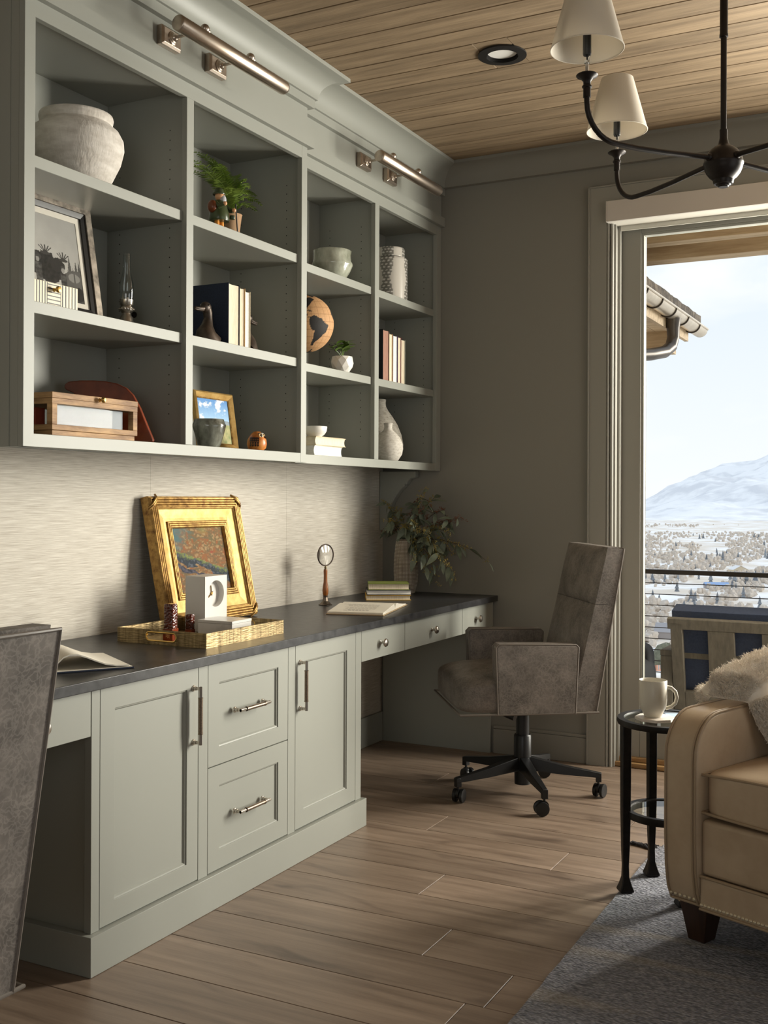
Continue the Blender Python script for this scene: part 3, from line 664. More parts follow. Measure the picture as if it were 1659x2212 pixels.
def panel_vc(name, w, h, nx, ny, fn, material, parent, M):
    me = bpy.data.meshes.new(name)
    vs_ = [tuple(M @ Vector((0, w * i / nx, h * j / ny))) for j in range(ny + 1) for i in range(nx + 1)]
    fs = [(j * (nx + 1) + i, j * (nx + 1) + i + 1, (j + 1) * (nx + 1) + i + 1, (j + 1) * (nx + 1) + i) for j in range(ny) for i in range(nx)]
    me.from_pydata(vs_, [], fs)
    a = me.color_attributes.new('Col', 'FLOAT_COLOR', 'POINT')
    cs = []
    for j in range(ny + 1):
        for i in range(nx + 1):
            c = fn(i / nx, j / ny); cs += [c[0], c[1], c[2], 1.0]
    a.data.foreach_set('color', cs)
    me.materials.append(material); me.update()
    return obj(name, me, parent, world=False)
def mix(a, b, t):
    t = max(0.0, min(1.0, t)); return tuple(a[k] + (b[k] - a[k]) * t for k in range(3))
def nz2(x, y, s=1.0, o=0.0): return noise.fractal(Vector((x * s + o, y * s - o, o * 1.7)), 1.0, 2.0, 5)
def lean_matrix(th):           # local frame of a panel leaning back (top towards -x): y along width, z up the slope, x outward
    return Matrix.Rotation(-th, 4, 'Y')
INK = vcmat('print_ink', 0.7, spec=0.1)
OILP = vcmat('oil_paint', 0.7, bump=0.6, bscale=70, spec=0.12)

def frame_ring(w, h, a, b, x0, x1, xb=0.0):      # ring between inset a and b, front depth x0 at a to x1 at b; back at xb
    m = MB()
    R = lambda t, x: [(x, t, t), (x, w - t, t), (x, w - t, h - t), (x, t, h - t)]
    v = R(a, xb) + R(a, x0) + R(b, x1) + R(b, xb)
    return m.add(v, [(i * 4 + k, i * 4 + (k + 1) % 4, ((i + 1) % 4) * 4 + (k + 1) % 4, ((i + 1) % 4) * 4 + k) for i in range(4) for k in range(4)])

# black and white photograph in a silver frame
th = 0.165; w, h = 0.44, 0.372
M4 = lean_matrix(th)
pf = thing('framed_photograph', 'silver framed black and white photograph with antlers, leaning on the middle shelf', 'picture frame', (0.200, 2.170, S2), 0)
SILV = mat('silver_leaf', srgb(92, 86, 78), srgb(158, 148, 136), rough=0.4, metal=0.7, scale=30, detail=8)
def tm(mb): return mb.xform(M4)
part('frame', tm(frame_ring(w, h, 0.0, 0.024, 0.028, 0.026)), SILV, pf, world=False, bevel=0.001, seg=1)
part('inner_frame', tm(frame_ring(w, h, 0.0241, 0.040, 0.022, 0.018)), flat('black_frame', (22, 20, 19), 0.4), pf, world=False)
part('mat_board', tm(frame_ring(w, h, 0.0401, 0.058, 0.012, 0.011)), flat('mat_board', (206, 200, 188), 0.8), pf, world=False)
part('backing', tm(MB().box(-0.002, 0.004, 0.004, w - 0.004, 0.004, h - 0.004)), BLACKC, pf, world=False)
def bw(u, v):
    n = nz2(u, v, 7, 2.1); n2 = nz2(u, v, 22, 6.3)
    g = 0.40 - 0.12 * v + 0.02 * n + 0.10 * max(0, 0.5 - abs(u - 0.45))
    def el(cx, cy, rx, ry, k=0.35): return ((u - cx) / rx) ** 2 + ((v - cy) / ry) ** 2 < 1 + k * n + 0.2 * n2
    if v < 0.16 + 0.03 * n: g = 0.05 + 0.03 * n2
    if u > 0.82 and v > 0.10:                       # spruces
        k = (u * 24) % 1.0; hgt = 0.50 + 0.07 * sin(int(u * 24) * 2.3)
        if v < hgt - abs(k - 0.5) * 0.30: g = 0.07 + 0.03 * n2
    if el(0.55, 0.36, 0.22, 0.18): g = 0.018 + 0.012 * n2      # dark mass of the animal
    if el(0.70, 0.42, 0.10, 0.09): g = 0.022
    if el(0.40, 0.46, 0.10, 0.06): g = 0.04
    for (ax, ay, s) in ((0.56, 0.53, 1), (0.78, 0.49, 1)):     # antlers
        for t in (-1.1, -0.55, 0.0, 0.55, 1.1):
            dx, dy = u - ax, v - ay
            if abs(dx - t * dy * 0.9) < 0.007 and 0 <= dy < 0.10 - 0.02 * abs(t): g = 0.04
        if el(ax, ay, 0.06, 0.020, 0.1): g = 0.04
    if el(0.91, 0.27, 0.15, 0.12, 0.05) or (0.74 < u and 0.08 < v < 0.22): g = 0.085 + 0.02 * n     # car
    if el(0.90, 0.30, 0.075, 0.055, 0.05): g = 0.20 if abs(u - 0.905) > 0.008 else 0.05
    if el(0.95, 0.11, 0.06, 0.085, 0.05): g = 0.018
    for px, hh, gg in ((0.33, 0.47, 0.26), (0.45, 0.46, 0.06), (0.24, 0.45, 0.12), (0.76, 0.39, 0.05)):    # people
        if abs(u - px) < 0.040 and 0.05 < v < hh - 0.06: g = gg * (0.75 + 0.8 * abs(sin(v * 70)) * 0.4 + n2)
        if el(px, hh - 0.025, 0.022, 0.034, 0.1): g = 0.24
        if el(px, hh + 0.012, 0.026, 0.014, 0.1): g = 0.05
    g = max(0.008, g)
    return (g * 1.03, g, g * 0.93)
panel_vc('print', w - 0.115, h - 0.115, 200, 160, bw, INK, pf, M4 @ Matrix.Translation((0.0095, 0.0575, 0.0575)))
part('glazing', tm(MB().box(0.0125, 0.0130, 0.041, w - 0.041, 0.041, h - 0.041)), GLASS, pf, world=False)

# striped box
sb = thing('striped_box', 'small bone box with black inlaid stripes in front of the framed photograph', 'box', (0.335, 2.195, S2))
BONE = flat('bone', (226, 214, 184), 0.45); EBONY = flat('ebony_inlay', (28, 26, 26), 0.45)
part('body', MB().box(-0.115, 0, 0, 0.183, 0, 0.066), BONE, sb, world=False, bevel=0.001)
st = MB()
for k in range(5):
    st.box(0.0001, 0.0006, 0.012 + k * 0.0105, 0.015 + k * 0.0105, 0.001, 0.065)
    st.box(0.0001, 0.0006, 0.121 + k * 0.0125, 0.1245 + k * 0.0125, 0.001, 0.065)
for k in range(6): st.box(0.0001, 0.0006, 0.064, 0.115, 0.006 + k * 0.0105, 0.009 + k * 0.0105)
st.box(0.0001, 0.0006, 0.0625, 0.064, 0.001, 0.065).box(0.0001, 0.0006, 0.115, 0.1165, 0.001, 0.065)
part('inlay', st, EBONY, sb, world=False)
Mx = Matrix.Rotation(pi / 2, 3, 'Y')
part('knob', MB().lathe([(0.006, 0), (0.004, 0.004), (0.004, 0.009), (0.008, 0.012), (0.0095, 0.016), (0.007, 0.021), (0.0001, 0.0225)], 18, (0.0005, 0.0895, 0.047), Mx), BRASS, sb, world=False, smooth=True)

# oil lamp
ol = thing('oil_lamp', 'small nickel oil lamp with a clear glass chimney on the middle shelf', 'oil lamp', (0.225, 2.715, S2))
part('base', MB().lathe([(0.0001, 0), (0.046, 0), (0.047, 0.004), (0.040, 0.008), (0.028, 0.018), (0.021, 0.032), (0.020, 0.043), (0.015, 0.048), (0.014, 0.055), (0.021, 0.062), (0.023, 0.068), (0.0215, 0.074), (0.016, 0.077), (0.0001, 0.077)], 32), NICKEL, ol, world=False, smooth=True)
gm = MB()
for k in range(16):
    a = 2 * pi * k / 16; gm.ball((0.0225 * cos(a), 0.0225 * sin(a), 0.068), 0.0036, 8, 6)
part('gallery', gm.lathe([(0.017, 0.077), (0.0215, 0.082), (0.0225, 0.098), (0.0215, 0.098), (0.016, 0.079)], 24, cap=False), NICKEL, ol, world=False, smooth=True)
part('burner', MB().cyl((0, 0, 0.077), (0, 0, 0.105), 0.010, 0.007, 16), NICKEL, ol, world=False, smooth=True)
part('wick_knob', MB().cyl((0.0, 0.018, 0.058), (0.0, 0.036, 0.056), 0.0014, n=8).lathe([(0.0001, 0), (0.010, 0), (0.0105, 0.0015), (0.010, 0.003), (0.0001, 0.003)], 16, (0, 0.036, 0.056), Matrix.Rotation(-pi / 2, 3, 'X')), flat('dark_knob', (50, 46, 42), 0.4, metal=0.8), ol, world=False, smooth=True)
part('chimney', MB().lathe([(0.0205, 0.083), (0.0225, 0.100), (0.0245, 0.122), (0.0225, 0.150), (0.0165, 0.175), (0.0125, 0.195), (0.0115, 0.245), (0.0105, 0.245), (0.0115, 0.195), (0.0155, 0.175), (0.0215, 0.150), (0.0235, 0.122), (0.0215, 0.100), (0.0195, 0.083)], 32, cap=False), LAMPG, ol, world=False, smooth=True)

# wooden glass display box
BOXG = glassmat('box_glass', (0.97, 0.98, 0.98, 1), ior=1.10)
wx = thing('display_box', 'mango wood display box with glass sides and a brass knob on the lowest shelf', 'box', (0.352, 2.262, S3), 0.0)
Wd, Dp, Hh, t = 0.358, 0.185, 0.122, 0.020
part('base', MB().box(-Dp + 0.006, -0.006, 0.006, Wd - 0.006, 0, 0.016), MANGO, wx, world=False, bevel=0.001)
part('lower_frame', MB().box(-Dp, 0, 0, Wd, 0.0162, 0.032), MANGO, wx, world=False, bevel=0.001)
for px in (0, -Dp + t):
    for py in (0, Wd - t):
        part('post', MB().box(px - t, px, py, py + t, 0.032, 0.090), MANGO, wx, world=False, bevel=0.0008, seg=1)
part('upper_frame', MB().box(-t, 0, 0, Wd, 0.090, 0.105).box(-Dp, -Dp + t, 0, Wd, 0.090, 0.105).box(-Dp + t, -t, 0, t, 0.090, 0.105).box(-Dp + t, -t, Wd - t, Wd, 0.090, 0.105), MANGO, wx, world=False)
part('lid', MB().box(-Dp - 0.001, 0.001, -0.001, Wd + 0.001, 0.1055, Hh), MANGO, wx, world=False, bevel=0.001)
part('knob', MB().lathe([(0.006, 0), (0.004, 0.004), (0.004, 0.008), (0.009, 0.013), (0.009, 0.016), (0.005, 0.021), (0.0001, 0.022)], 18, (0.001, Wd * 0.53, 0.113), Mx), BRASS, wx, world=False, smooth=True)
for a, b in (((-0.011, -0.009), (t, Wd - t)), ((-Dp + 0.009, -Dp + 0.011), (t, Wd - t)), ((-Dp + t, -t), (0.009, 0.011)), ((-Dp + t, -t), (Wd - 0.011, Wd - 0.009))):
    part('pane', MB().box(a[0], a[1], b[0], b[1], 0.032, 0.090), BOXG, wx, world=False)
pane_refl = flat('pane_reflection', (176, 179, 186), 0.7)  # pale grey-blue stands in for the window reflected in the front pane
q = single('reflection_sheet', MB().box(-0.004, 0.0, -0.140, 0.140, 0, 0.056), pane_refl, 'white card standing in for the reflection in the glass of the wooden display box', 'sheet', loc=(0.328, 2.440, S3 + 0.0325))
single('red_notebook', MB().box(-0.03, 0, -0.018, 0.018, 0, 0.050), flat('red_cloth', (150, 62, 40), 0.7), 'rust red notebook inside the wooden display box', 'notebook', loc=(0.270, 2.300, S3 + 0.0325), bevel=0.001)

# carved red-brown board leaning behind the box
bp = [(0.073, 1.584), (0.085, 1.592), (0.12, 1.5955), (0.162, 1.595), (0.200, 1.592), (0.233, 1.585), (0.262, 1.571), (0.283, 1.549), (0.305, 1.507), (0.330, 1.444), (0.346, 1.406), (0.343, 1.4005), (0.333, 1.3985), (0.262, 1.3985), (0.215, 1.42), (0.15, 1.50), (0.10, 1.556), (0.077, 1.566), (0.071, 1.574)]
a0 = math.atan2(0.10, 0.27); s_ = 1 / cos(a0)
bo = MB().prism([((x - 0.08) * s_, z - S3) for x, z in bp], 'y', -0.009, 0.009)
REDW = mat('rust_leather', srgb(92, 36, 20), srgb(142, 66, 38), rough=0.35, scale=9, detail=9, lo=0.3, hi=0.7, bump=0.3, bscale=40, coat=0.3)
single('carved_board', bo, REDW, 'curved rust red carved board leaning behind the wooden display box', 'carving', loc=(0.08, 2.608, S3), rz=a0, bevel=0.004, seg=3)

# ------------------------------------------------------------------ bay 2
LEAFG = mat('fern_green', srgb(80, 104, 38), srgb(136, 158, 66), rough=0.5, scale=20, sss=0.0)
fn_ = thing('potted_fern', 'green fern in a tan paper pot on the top shelf', 'plant', (0.245, 3.248, S1))
POTM = mat('tan_pot', srgb(150, 116, 84), srgb(180, 146, 112), rough=0.85, scale=20, stretch=(1, 1, 0.3), bump=0.4, bscale=30)
part('pot', MB().lathe([(0.0001, 0), (0.030, 0), (0.032, 0.004), (0.043, 0.092), (0.045, 0.095), (0.042, 0.096), (0.040, 0.085), (0.0001, 0.082)], 32), POTM, fn_, world=False, smooth=True)
rr = random.Random(5)
def frond(az, L_, rise, droop, wid=0.030):
    m = MB(); n = 26; pts = []
    for i in range(n + 1):
        s = i / n; r_ = L_ * (s * 0.9 + 0.1 * s * s) * (0.25 + 0.75 * s) ; z = rise * math.sin(min(1.0, s * 1.05) * pi * 0.5) - droop * s ** 3
        pts.append(Vector((cos(az) * r_, sin(az) * r_, 0.085 + z)))
    m.tube(pts, [0.0012 * (1 - 0.7 * i / n) for i in range(n + 1)], 5)
    for i in range(4, n):
        T = (pts[i + 1] - pts[i - 1]).normalized(); side = T.cross(Vector((0, 0, 1))); side = side.normalized() if side.length > 1e-3 else Vector((0, 1, 0))
        up = side.cross(T)
        s = i / n; l = wid * (sin(pi * min(1, s * 0.92 + 0.08)) ** 0.7) + 0.004
        for sg in (-1, 1):
            tip = pts[i] + side * sg * l + T * l * 0.45 + up * rr.uniform(-0.25, 0.15) * l
            mid = pts[i] + (tip - pts[i]) * 0.45
            wv = T * 0.0042
            m.add([pts[i] - wv * 0.4, mid - wv + up * 0.001, tip, mid + wv + up * 0.001, pts[i] + wv * 0.4, mid], [(0, 1, 5), (1, 2, 5), (2, 3, 5), (3, 4, 5), (4, 0, 5)])
    return m
for az, L_, rise, droop in ((1.35, 0.10, 0.13, 0.0), (1.6, 0.13, 0.155, 0.01), (1.0, 0.13, 0.11, 0.05), (0.6, 0.10, 0.12, 0.04), (1.9, 0.09, 0.16, 0.01), (1.45, 0.15, 0.085, 0.03), (1.2, 0.07, 0.15, 0.0), (0.9, 0.06, 0.14, 0.0), (1.5, 0.05, 0.165, 0.0),
        (-1.5, 0.15, 0.13, 0.0), (-1.8, 0.17, 0.20, 0.0), (-1.45, 0.26, 0.13, 0.010), (-1.9, 0.19, 0.15, 0.02), (-1.2, 0.20, 0.11, 0.03), (-1.6, 0.22, 0.16, 0.01), (-1.35, 0.12, 0.16, 0.0), (-2.2, 0.15, 0.17, 0.0), (3.0, 0.08, 0.17, 0.0), (-0.7, 0.12, 0.11, 0.04), (-1.7, 0.12, 0.18, 0.0)):
    part('frond', frond(az, L_, rise, droop), LEAFG, fn_, world=False, recalc=False)

fg = thing('wooden_figurine', 'carved wooden figurine of a bearded man in green coat and hat beside the fern', 'figurine', (0.318, 3.083, S1), 0.0)
GCOAT = mat('green_lacquer', srgb(48, 56, 34), srgb(70, 80, 48), rough=0.3, scale=8, stretch=(2, 2, 0.3)); SKIN = flat('light_wood', (214, 160, 116), 0.35)
GBEARD = flat('grey_beard', (172, 174, 178), 0.5); BRN = flat('brown_lacquer', (112, 58, 30), 0.3); ORG = flat('orange_wood', (214, 140, 50), 0.35); DKS = flat('dark_stick', (28, 24, 22), 0.4)
part('coat', MB().lathe([(0.0001, 0.026), (0.034, 0.026), (0.036, 0.030), (0.033, 0.055), (0.026, 0.080), (0.020, 0.094), (0.010, 0.100), (0.0001, 0.101)], 28), GCOAT, fg, world=False, smooth=True)
for sy in (-0.013, 0.013): part('leg', MB().cyl((0, sy, 0), (0, sy, 0.028), 0.009, 0.0085, 16), ORG, fg, world=False, smooth=True)
part('head', MB().ball((0.002, 0, 0.113), (0.0165, 0.0165, 0.017), 20, 12), SKIN, fg, world=False, smooth=True)
part('nose', MB().ball((0.0165, 0.006, 0.114), 0.0035, 10, 8), SKIN, fg, world=False, smooth=True)
part('hat', MB().lathe([(0.0001, 0.120), (0.022, 0.118), (0.023, 0.121), (0.018, 0.125), (0.016, 0.136), (0.009, 0.142), (0.0001, 0.143)], 24, (-0.001, -0.001, 0)), GCOAT, fg, world=False, smooth=True)
part('beard', MB().ball((0.012, 0.004, 0.100), (0.012, 0.013, 0.019), 18, 12), GBEARD, fg, world=False, smooth=True)
part('backpack', MB().ball((-0.006, -0.032, 0.072), (0.018, 0.014, 0.022), 18, 12), BRN, fg, world=False, smooth=True)
for sy, hz in ((-0.018, 0.078), (0.026, 0.066)):
    a = part('arm', MB().tube([(0.0, sy * 1.2, 0.088), (0.020, sy * 1.5, 0.070), (0.036, sy * 1.25, hz)], [0.008, 0.0085, 0.0075], 12), GCOAT, fg, world=False, smooth=True)
    obj('hand', MB().ball((0.040, sy * 1.2, hz + 0.001), 0.0075, 14, 10).mesh('hand', SKIN, smooth=True), a)
part('walking_stick', MB().cyl((0.036, 0.046, 0.094), (0.0345, 0.060, 0.0), 0.0024, n=10), DKS, fg, world=False, smooth=True)
part('kettle', MB().lathe([(0.0001, 0), (0.008, 0), (0.010, 0.004), (0.009, 0.013), (0.0001, 0.015)], 16, (0.034, 0.030, 0.036)), GCOAT, fg, world=False, smooth=True)

BRONZE = mat('dark_bronze', srgb(48, 41, 36), srgb(84, 70, 58), rough=0.42, metal=0.5, scale=20, bump=0.15, bscale=60)
def duck(label, y0, s):
    T = thing('duck_bookend', label, 'bookend', (0.280, y0, S2), 0.0, group='bronze duck bookends')
    part('base_plate', MB().box(-0.045, 0.045, min(0, -s * 0.10), max(0, -s * 0.10), 0, 0.004), BRONZE, T, world=False)
    b = MB().tube([(0, -s * 0.030, 0.003), (0, -s * 0.046, 0.022), (0, -s * 0.046, 0.043), (0, -s * 0.040, 0.062), (0, -s * 0.035, 0.086), (0, -s * 0.037, 0.106), (0, -s * 0.043, 0.120)], [0.046, 0.041, 0.032, 0.021, 0.0155, 0.016, 0.0165], 22)
    part('body', b, BRONZE, T, world=False, smooth=True, ang=70)
    hd = part('head', MB().ball((0, -s * 0.049, 0.124), (0.0175, 0.024, 0.0195), 22, 14), BRONZE, T, world=False, smooth=True)
    for xx in (-0.016, 0.016): obj('eye', MB().ball((xx, -s * 0.054, 0.129), 0.0032, 10, 8).mesh('eye', flat('eye_black', (10, 10, 10), 0.2) if 'eye_black' not in bpy.data.materials else bpy.data.materials['eye_black'], smooth=True), hd)
    m = MB()
    for zc, th_ in ((0.117, 0.0055), (0.112, 0.004)):
        m.tube([(0, -s * 0.066, zc + 0.001), (0, -s * 0.085, zc - 0.002), (0, -s * 0.102, zc - 0.003), (0, -s * 0.110, zc - 0.002)], [th_ * 1.5, th_ * 1.15, th_ * 1.1, th_ * 0.6], 12)
    m.xform(Matrix.Diagonal((1.35, 1, 1, 1)))
    part('bill', m, BRONZE, T, world=False, smooth=True)
duck('bronze duck bookend facing left in front of the tall navy book', 3.108, 1)
duck('bronze duck bookend mostly hidden behind the cream books, bill pointing right', 3.262, -1)

# small landscape in a gilt frame
th = 0.15; w, h = 0.235, 0.212; M4 = lean_matrix(th)
sp = thing('small_landscape_painting', 'small gilt framed landscape painting with blue sky leaning on the lowest shelf', 'painting', (0.200, 3.118, S3), 0.0)
part('frame', tm(frame_ring(w, h, 0.0, 0.006, 0.016, 0.021)), GOLD, sp, world=False)
part('frame_slope', tm(frame_ring(w, h, 0.0061, 0.021, 0.021, 0.011)), GOLD, sp, world=False)
part('sight_edge', tm(frame_ring(w, h, 0.0211, 0.025, 0.012, 0.009)), GOLDD, sp, world=False)
part('backing', tm(MB().box(-0.001, 0.003, 0.002, w - 0.002, 0.002, h - 0.002)), BLACKC, sp, world=False)
def land(u, v):
    n = nz2(u * 1.4, v * 2.2, 3.0, 4.4); n2 = nz2(u, v, 9, 1.3)
    c = mix((0.34, 0.52, 0.72), (0.12, 0.27, 0.55), (v - 0.5) * 2.2)
    c = mix(c, (0.80, 0.80, 0.78), (n + 0.02 - abs(v - 0.66) * 1.1) * 3.2)
    if v < 0.50 + 0.03 * sin(u * 9) + 0.01 * n2: c = mix((0.18, 0.23, 0.30), (0.28, 0.33, 0.36), n2 + 0.5)
    if v < 0.44: c = mix((0.22, 0.26, 0.12), (0.42, 0.38, 0.20), n2 * 0.8 + 0.5)
    return c
panel_vc('canvas', w - 0.046, h - 0.046, 100, 90, land, OILP, sp, M4 @ Matrix.Translation((0.0065, 0.023, 0.023)))

RAKU = mat('raku_glaze', srgb(60, 58, 50), srgb(134, 136, 124), rough=0.22, scale=22, stretch=(1, 1, 0.6), detail=8, lo=0.35, hi=0.66, coat=0.5, bump=0.35, bscale=40, bdist=0.003)
def irregular(prof, n, amp, s, seed):
    m = MB().lathe(prof, n)
    m.v = [tuple(Vector(p) * 1.0 + Vector((p[0], p[1], 0)) * amp * noise.noise(Vector((p[0] * s, p[1] * s, p[2] * s + seed)))) for p in m.v]
    return m
single('glazed_pot', irregular([(0.0001, 0), (0.034, 0), (0.040, 0.012), (0.051, 0.046), (0.056, 0.070), (0.058, 0.078), (0.054, 0.086), (0.051, 0.098), (0.048, 0.097), (0.050, 0.085), (0.047, 0.06), (0.03, 0.01), (0.0001, 0.008)], 48, 0.06, 30, 3), RAKU,
       'mottled grey green glazed pot in front of the small landscape painting', 'pot', loc=(0.300, 3.055, S3), smooth=True, ang=60)

ow = thing('owl_figurine', 'small painted gourd owl on the lowest shelf', 'figurine', (0.315, 3.325, S3), 0.0)
OWLM = mat('gourd_orange', srgb(150, 76, 26), srgb(210, 136, 66), rough=0.35, scale=30, detail=6, lo=0.35, hi=0.6)
part('body', MB().lathe([(0.0001, 0), (0.022, 0.0), (0.033, 0.010), (0.0365, 0.026), (0.034, 0.042), (0.027, 0.054), (0.021, 0.062), (0.012, 0.070), (0.0001, 0.072)], 32), OWLM, ow, world=False, smooth=True)
DKB = flat('dark_brown_paint', (44, 26, 16), 0.35); CRE = flat('cream_paint', (226, 196, 140), 0.4)
for a in (-0.35, 0.75):
    c = Vector((0.0255 * cos(a), 0.0255 * sin(a), 0.055)); Mr = Vector((cos(a), sin(a), 0.25)).to_track_quat('Z', 'Y').to_matrix()
    e = part('eye', MB().lathe([(0.0001, 0), (0.0105, 0), (0.0095, 0.002), (0.0001, 0.003)], 20, c, Mr), CRE, ow, world=False, smooth=True)
    obj('pupil', MB().lathe([(0.0001, 0.0028), (0.0055, 0.0025), (0.0045, 0.0045), (0.0001, 0.0052)], 16, c, Mr).mesh('pupil', DKB, smooth=True), e)
part('beak', MB().lathe([(0.0042, 0), (0.003, 0.005), (0.0001, 0.010)], 10, (0.0285 * cos(0.2), 0.0285 * sin(0.2), 0.050), Vector((cos(0.2), sin(0.2), -0.5)).to_track_quat('Z', 'Y').to_matrix()), DKB, ow, world=False)
for a0_, a1_ in ((-1.75, -0.75), (1.15, 1.9)):
    fm = MB()
    for r_ in range(4):
        nn = 5 - r_ // 2
        for k in range(nn):
            a = a0_ + (a1_ - a0_) * (k + 0.5) / nn; z = 0.044 - r_ * 0.0085; R_ = 0.0345 + 0.002 * (r_ > 0)
            T_ = Vector((-sin(a), cos(a), 0)); Nn = Vector((cos(a), sin(a), 0)); c = Nn * R_ + Vector((0, 0, z)); w_ = 0.0034
            fm.add([c - T_ * w_ + Vector((0, 0, 0.004)), c + T_ * w_ + Vector((0, 0, 0.004)), c + T_ * w_ + Nn * 0.0012 - Vector((0, 0, 0.002)), c + Nn * 0.0015 - Vector((0, 0, 0.0045)), c - T_ * w_ + Nn * 0.0012 - Vector((0, 0, 0.002))], [(0, 1, 2, 3, 4)])
    o = part('wing_feathers', fm, DKB, ow, world=False); o['kind'] = 'stuff'
cr_ = MB()
for a in (-0.35, 0.75):
    cr_.tube([(0.0265 * cos(a + t), 0.0265 * sin(a + t), 0.064 - 0.010 * abs(t) ** 2) for t in (-0.45, -0.2, 0, 0.2, 0.45)], 0.0016, 6)
part('brow', cr_, DKB, ow, world=False, smooth=True)

# ------------------------------------------------------------------ bay 3
CELA = mat('celadon_glaze', srgb(108, 110, 92), srgb(196, 198, 182), rough=0.16, scale=14, stretch=(1, 1, 0.5), detail=8, lo=0.33, hi=0.7, coat=0.6, bump=0.4, bscale=24, bdist=0.004)
single('celadon_bowl', irregular([(0.0001, 0), (0.050, 0), (0.056, 0.006), (0.076, 0.040), (0.087, 0.066), (0.088, 0.074), (0.083, 0.084), (0.081, 0.110), (0.083, 0.130), (0.080, 0.132), (0.077, 0.115), (0.078, 0.085), (0.075, 0.06), (0.05, 0.01), (0.0001, 0.008)], 56, 0.05, 18, 8), CELA,
       'pale green glazed bowl on the top shelf of the right bookcase', 'bowl', loc=(0.205, 4.055, S1), smooth=True, ang=60)
cn = thing('wooden_cone', 'tall slim wooden cone mostly hidden behind the bookcase post', 'ornament', (0.215, 3.765, S1))
part('cone', MB().lathe([(0.0001, 0.008), (0.034, 0.008), (0.030, 0.035), (0.005, 0.150), (0.0001, 0.153)], 24), WALNUT, cn, world=False, smooth=True)
part('foot', MB().lathe([(0.0001, 0), (0.038, 0), (0.038, 0.0078), (0.0001, 0.0078)], 24), DARKWOOD, cn, world=False, smooth=True)

gl = thing('cork_globe', 'cork globe with black continents on a small stand', 'globe', (0.185, 3.868, S2))
SAM = [(-80, 8), (-72, 12), (-62, 10), (-52, 5), (-50, 0), (-43, -3), (-35, -7), (-39, -16), (-41, -22), (-48, -26), (-53, -33), (-57, -37), (-62, -40), (-66, -45), (-68, -52), (-72, -54), (-75, -50), (-73, -40), (-71, -30), (-70, -19), (-76, -14), (-81, -5), (-79, 1)]
NAM = [(-168, 66), (-140, 70), (-120, 72), (-95, 72), (-80, 66), (-78, 58), (-65, 60), (-55, 52), (-66, 45), (-70, 42), (-76, 35), (-81, 30), (-80, 25), (-83, 29), (-90, 30), (-97, 27), (-97, 20), (-91, 18), (-87, 21), (-88, 16), (-83, 14), (-83, 10), (-78, 9), (-80, 7), (-86, 11), (-95, 16), (-105, 20), (-113, 29), (-122, 36), (-124, 46), (-135, 58), (-155, 58)]
CUB = [(-84, 22), (-77, 20), (-74, 20), (-80, 23)]
GRL = [(-55, 60), (-20, 70), (-25, 82), (-60, 82), (-68, 76)]
AFR = [(-17, 15), (-10, 5), (8, 4), (12, -10), (18, -34), (30, -30), (40, -12), (50, 12), (33, 30), (10, 37), (-8, 34)]
def inside(p, poly):
    x, y_ = p; r_ = False; j = len(poly) - 1
    for i in range(len(poly)):
        xi, yi = poly[i]; xj, yj = poly[j]
        if (yi > y_) != (yj > y_) and x < (xj - xi) * (y_ - yi) / (yj - yi) + xi: r_ = not r_
        j = i
    return r_
nlo, nla, R_ = 240, 120, 0.119
me = bpy.data.meshes.new('globe_ball'); vs_, cs = [], []
tilt = Matrix.Rotation(0.10, 3, 'X') @ Matrix.Rotation(radians(30), 3, 'Z')
for j in range(nla + 1):
    la = -90 + 180 * j / nla
    for i in range(nlo):
        lo = -180 + 360 * i / nlo
        q = tilt @ Vector((cos(radians(la)) * cos(radians(lo)), cos(radians(la)) * sin(radians(lo)), sin(radians(la)))) * R_
        vs_.append((q.x, q.y, q.z + 0.190))
        jit = nz2(lo * 0.12, la * 0.12, 1.0, 0.5) * 2.2
        land_ = any(inside((lo + jit, la + jit), P_) for P_ in (SAM, NAM, CUB, GRL, AFR)) or la < -78 + 3 * sin(lo * 0.1) or inside((lo, la), [(-66, -64), (-58, -64), (-62, -80), (-72, -80)])
        g = (abs((lo + 7.5) % 15 - 7.5) < 0.5) or (abs((la + 7.5) % 15 - 7.5) < 0.5)
        k = 1 + 0.12 * nz2(lo * 0.3, la * 0.3, 1, 3)
        c = (0.016, 0.014, 0.013) if land_ else ((0.36 * k, 0.19 * k, 0.085 * k) if g else (0.50 * k, 0.285 * k, 0.135 * k))
        cs += [c[0], c[1], c[2], 1]
fs = [(j * nlo + i, j * nlo + (i + 1) % nlo, (j + 1) * nlo + (i + 1) % nlo, (j + 1) * nlo + i) for j in range(nla) for i in range(nlo)]
me.from_pydata(vs_, [], fs); at_ = me.color_attributes.new('Col', 'FLOAT_COLOR', 'POINT'); at_.data.foreach_set('color', cs); me.shade_smooth()
me.materials.append(vcmat('cork_print', 0.7, bump=0.2, bscale=160)); obj('globe_ball', me, gl, world=False)
part('meridian', MB().tube([(0, cos(radians(a)) * 0.129 , 0.190 + sin(radians(a)) * 0.129) for a in range(96, 276, 10)], 0.004, 8), DARKWOOD, gl, world=False, smooth=True)
part('pillar', MB().cyl((0, -0.020, 0.016), (0, -0.012, 0.064), 0.007, n=14), DARKWOOD, gl, world=False, smooth=True)
part('foot', MB().lathe([(0.0001, 0), (0.055, 0), (0.055, 0.010), (0.048, 0.016), (0.0001, 0.017)], 32, (0, -0.028, 0)), DARKWOOD, gl, world=False, smooth=True)

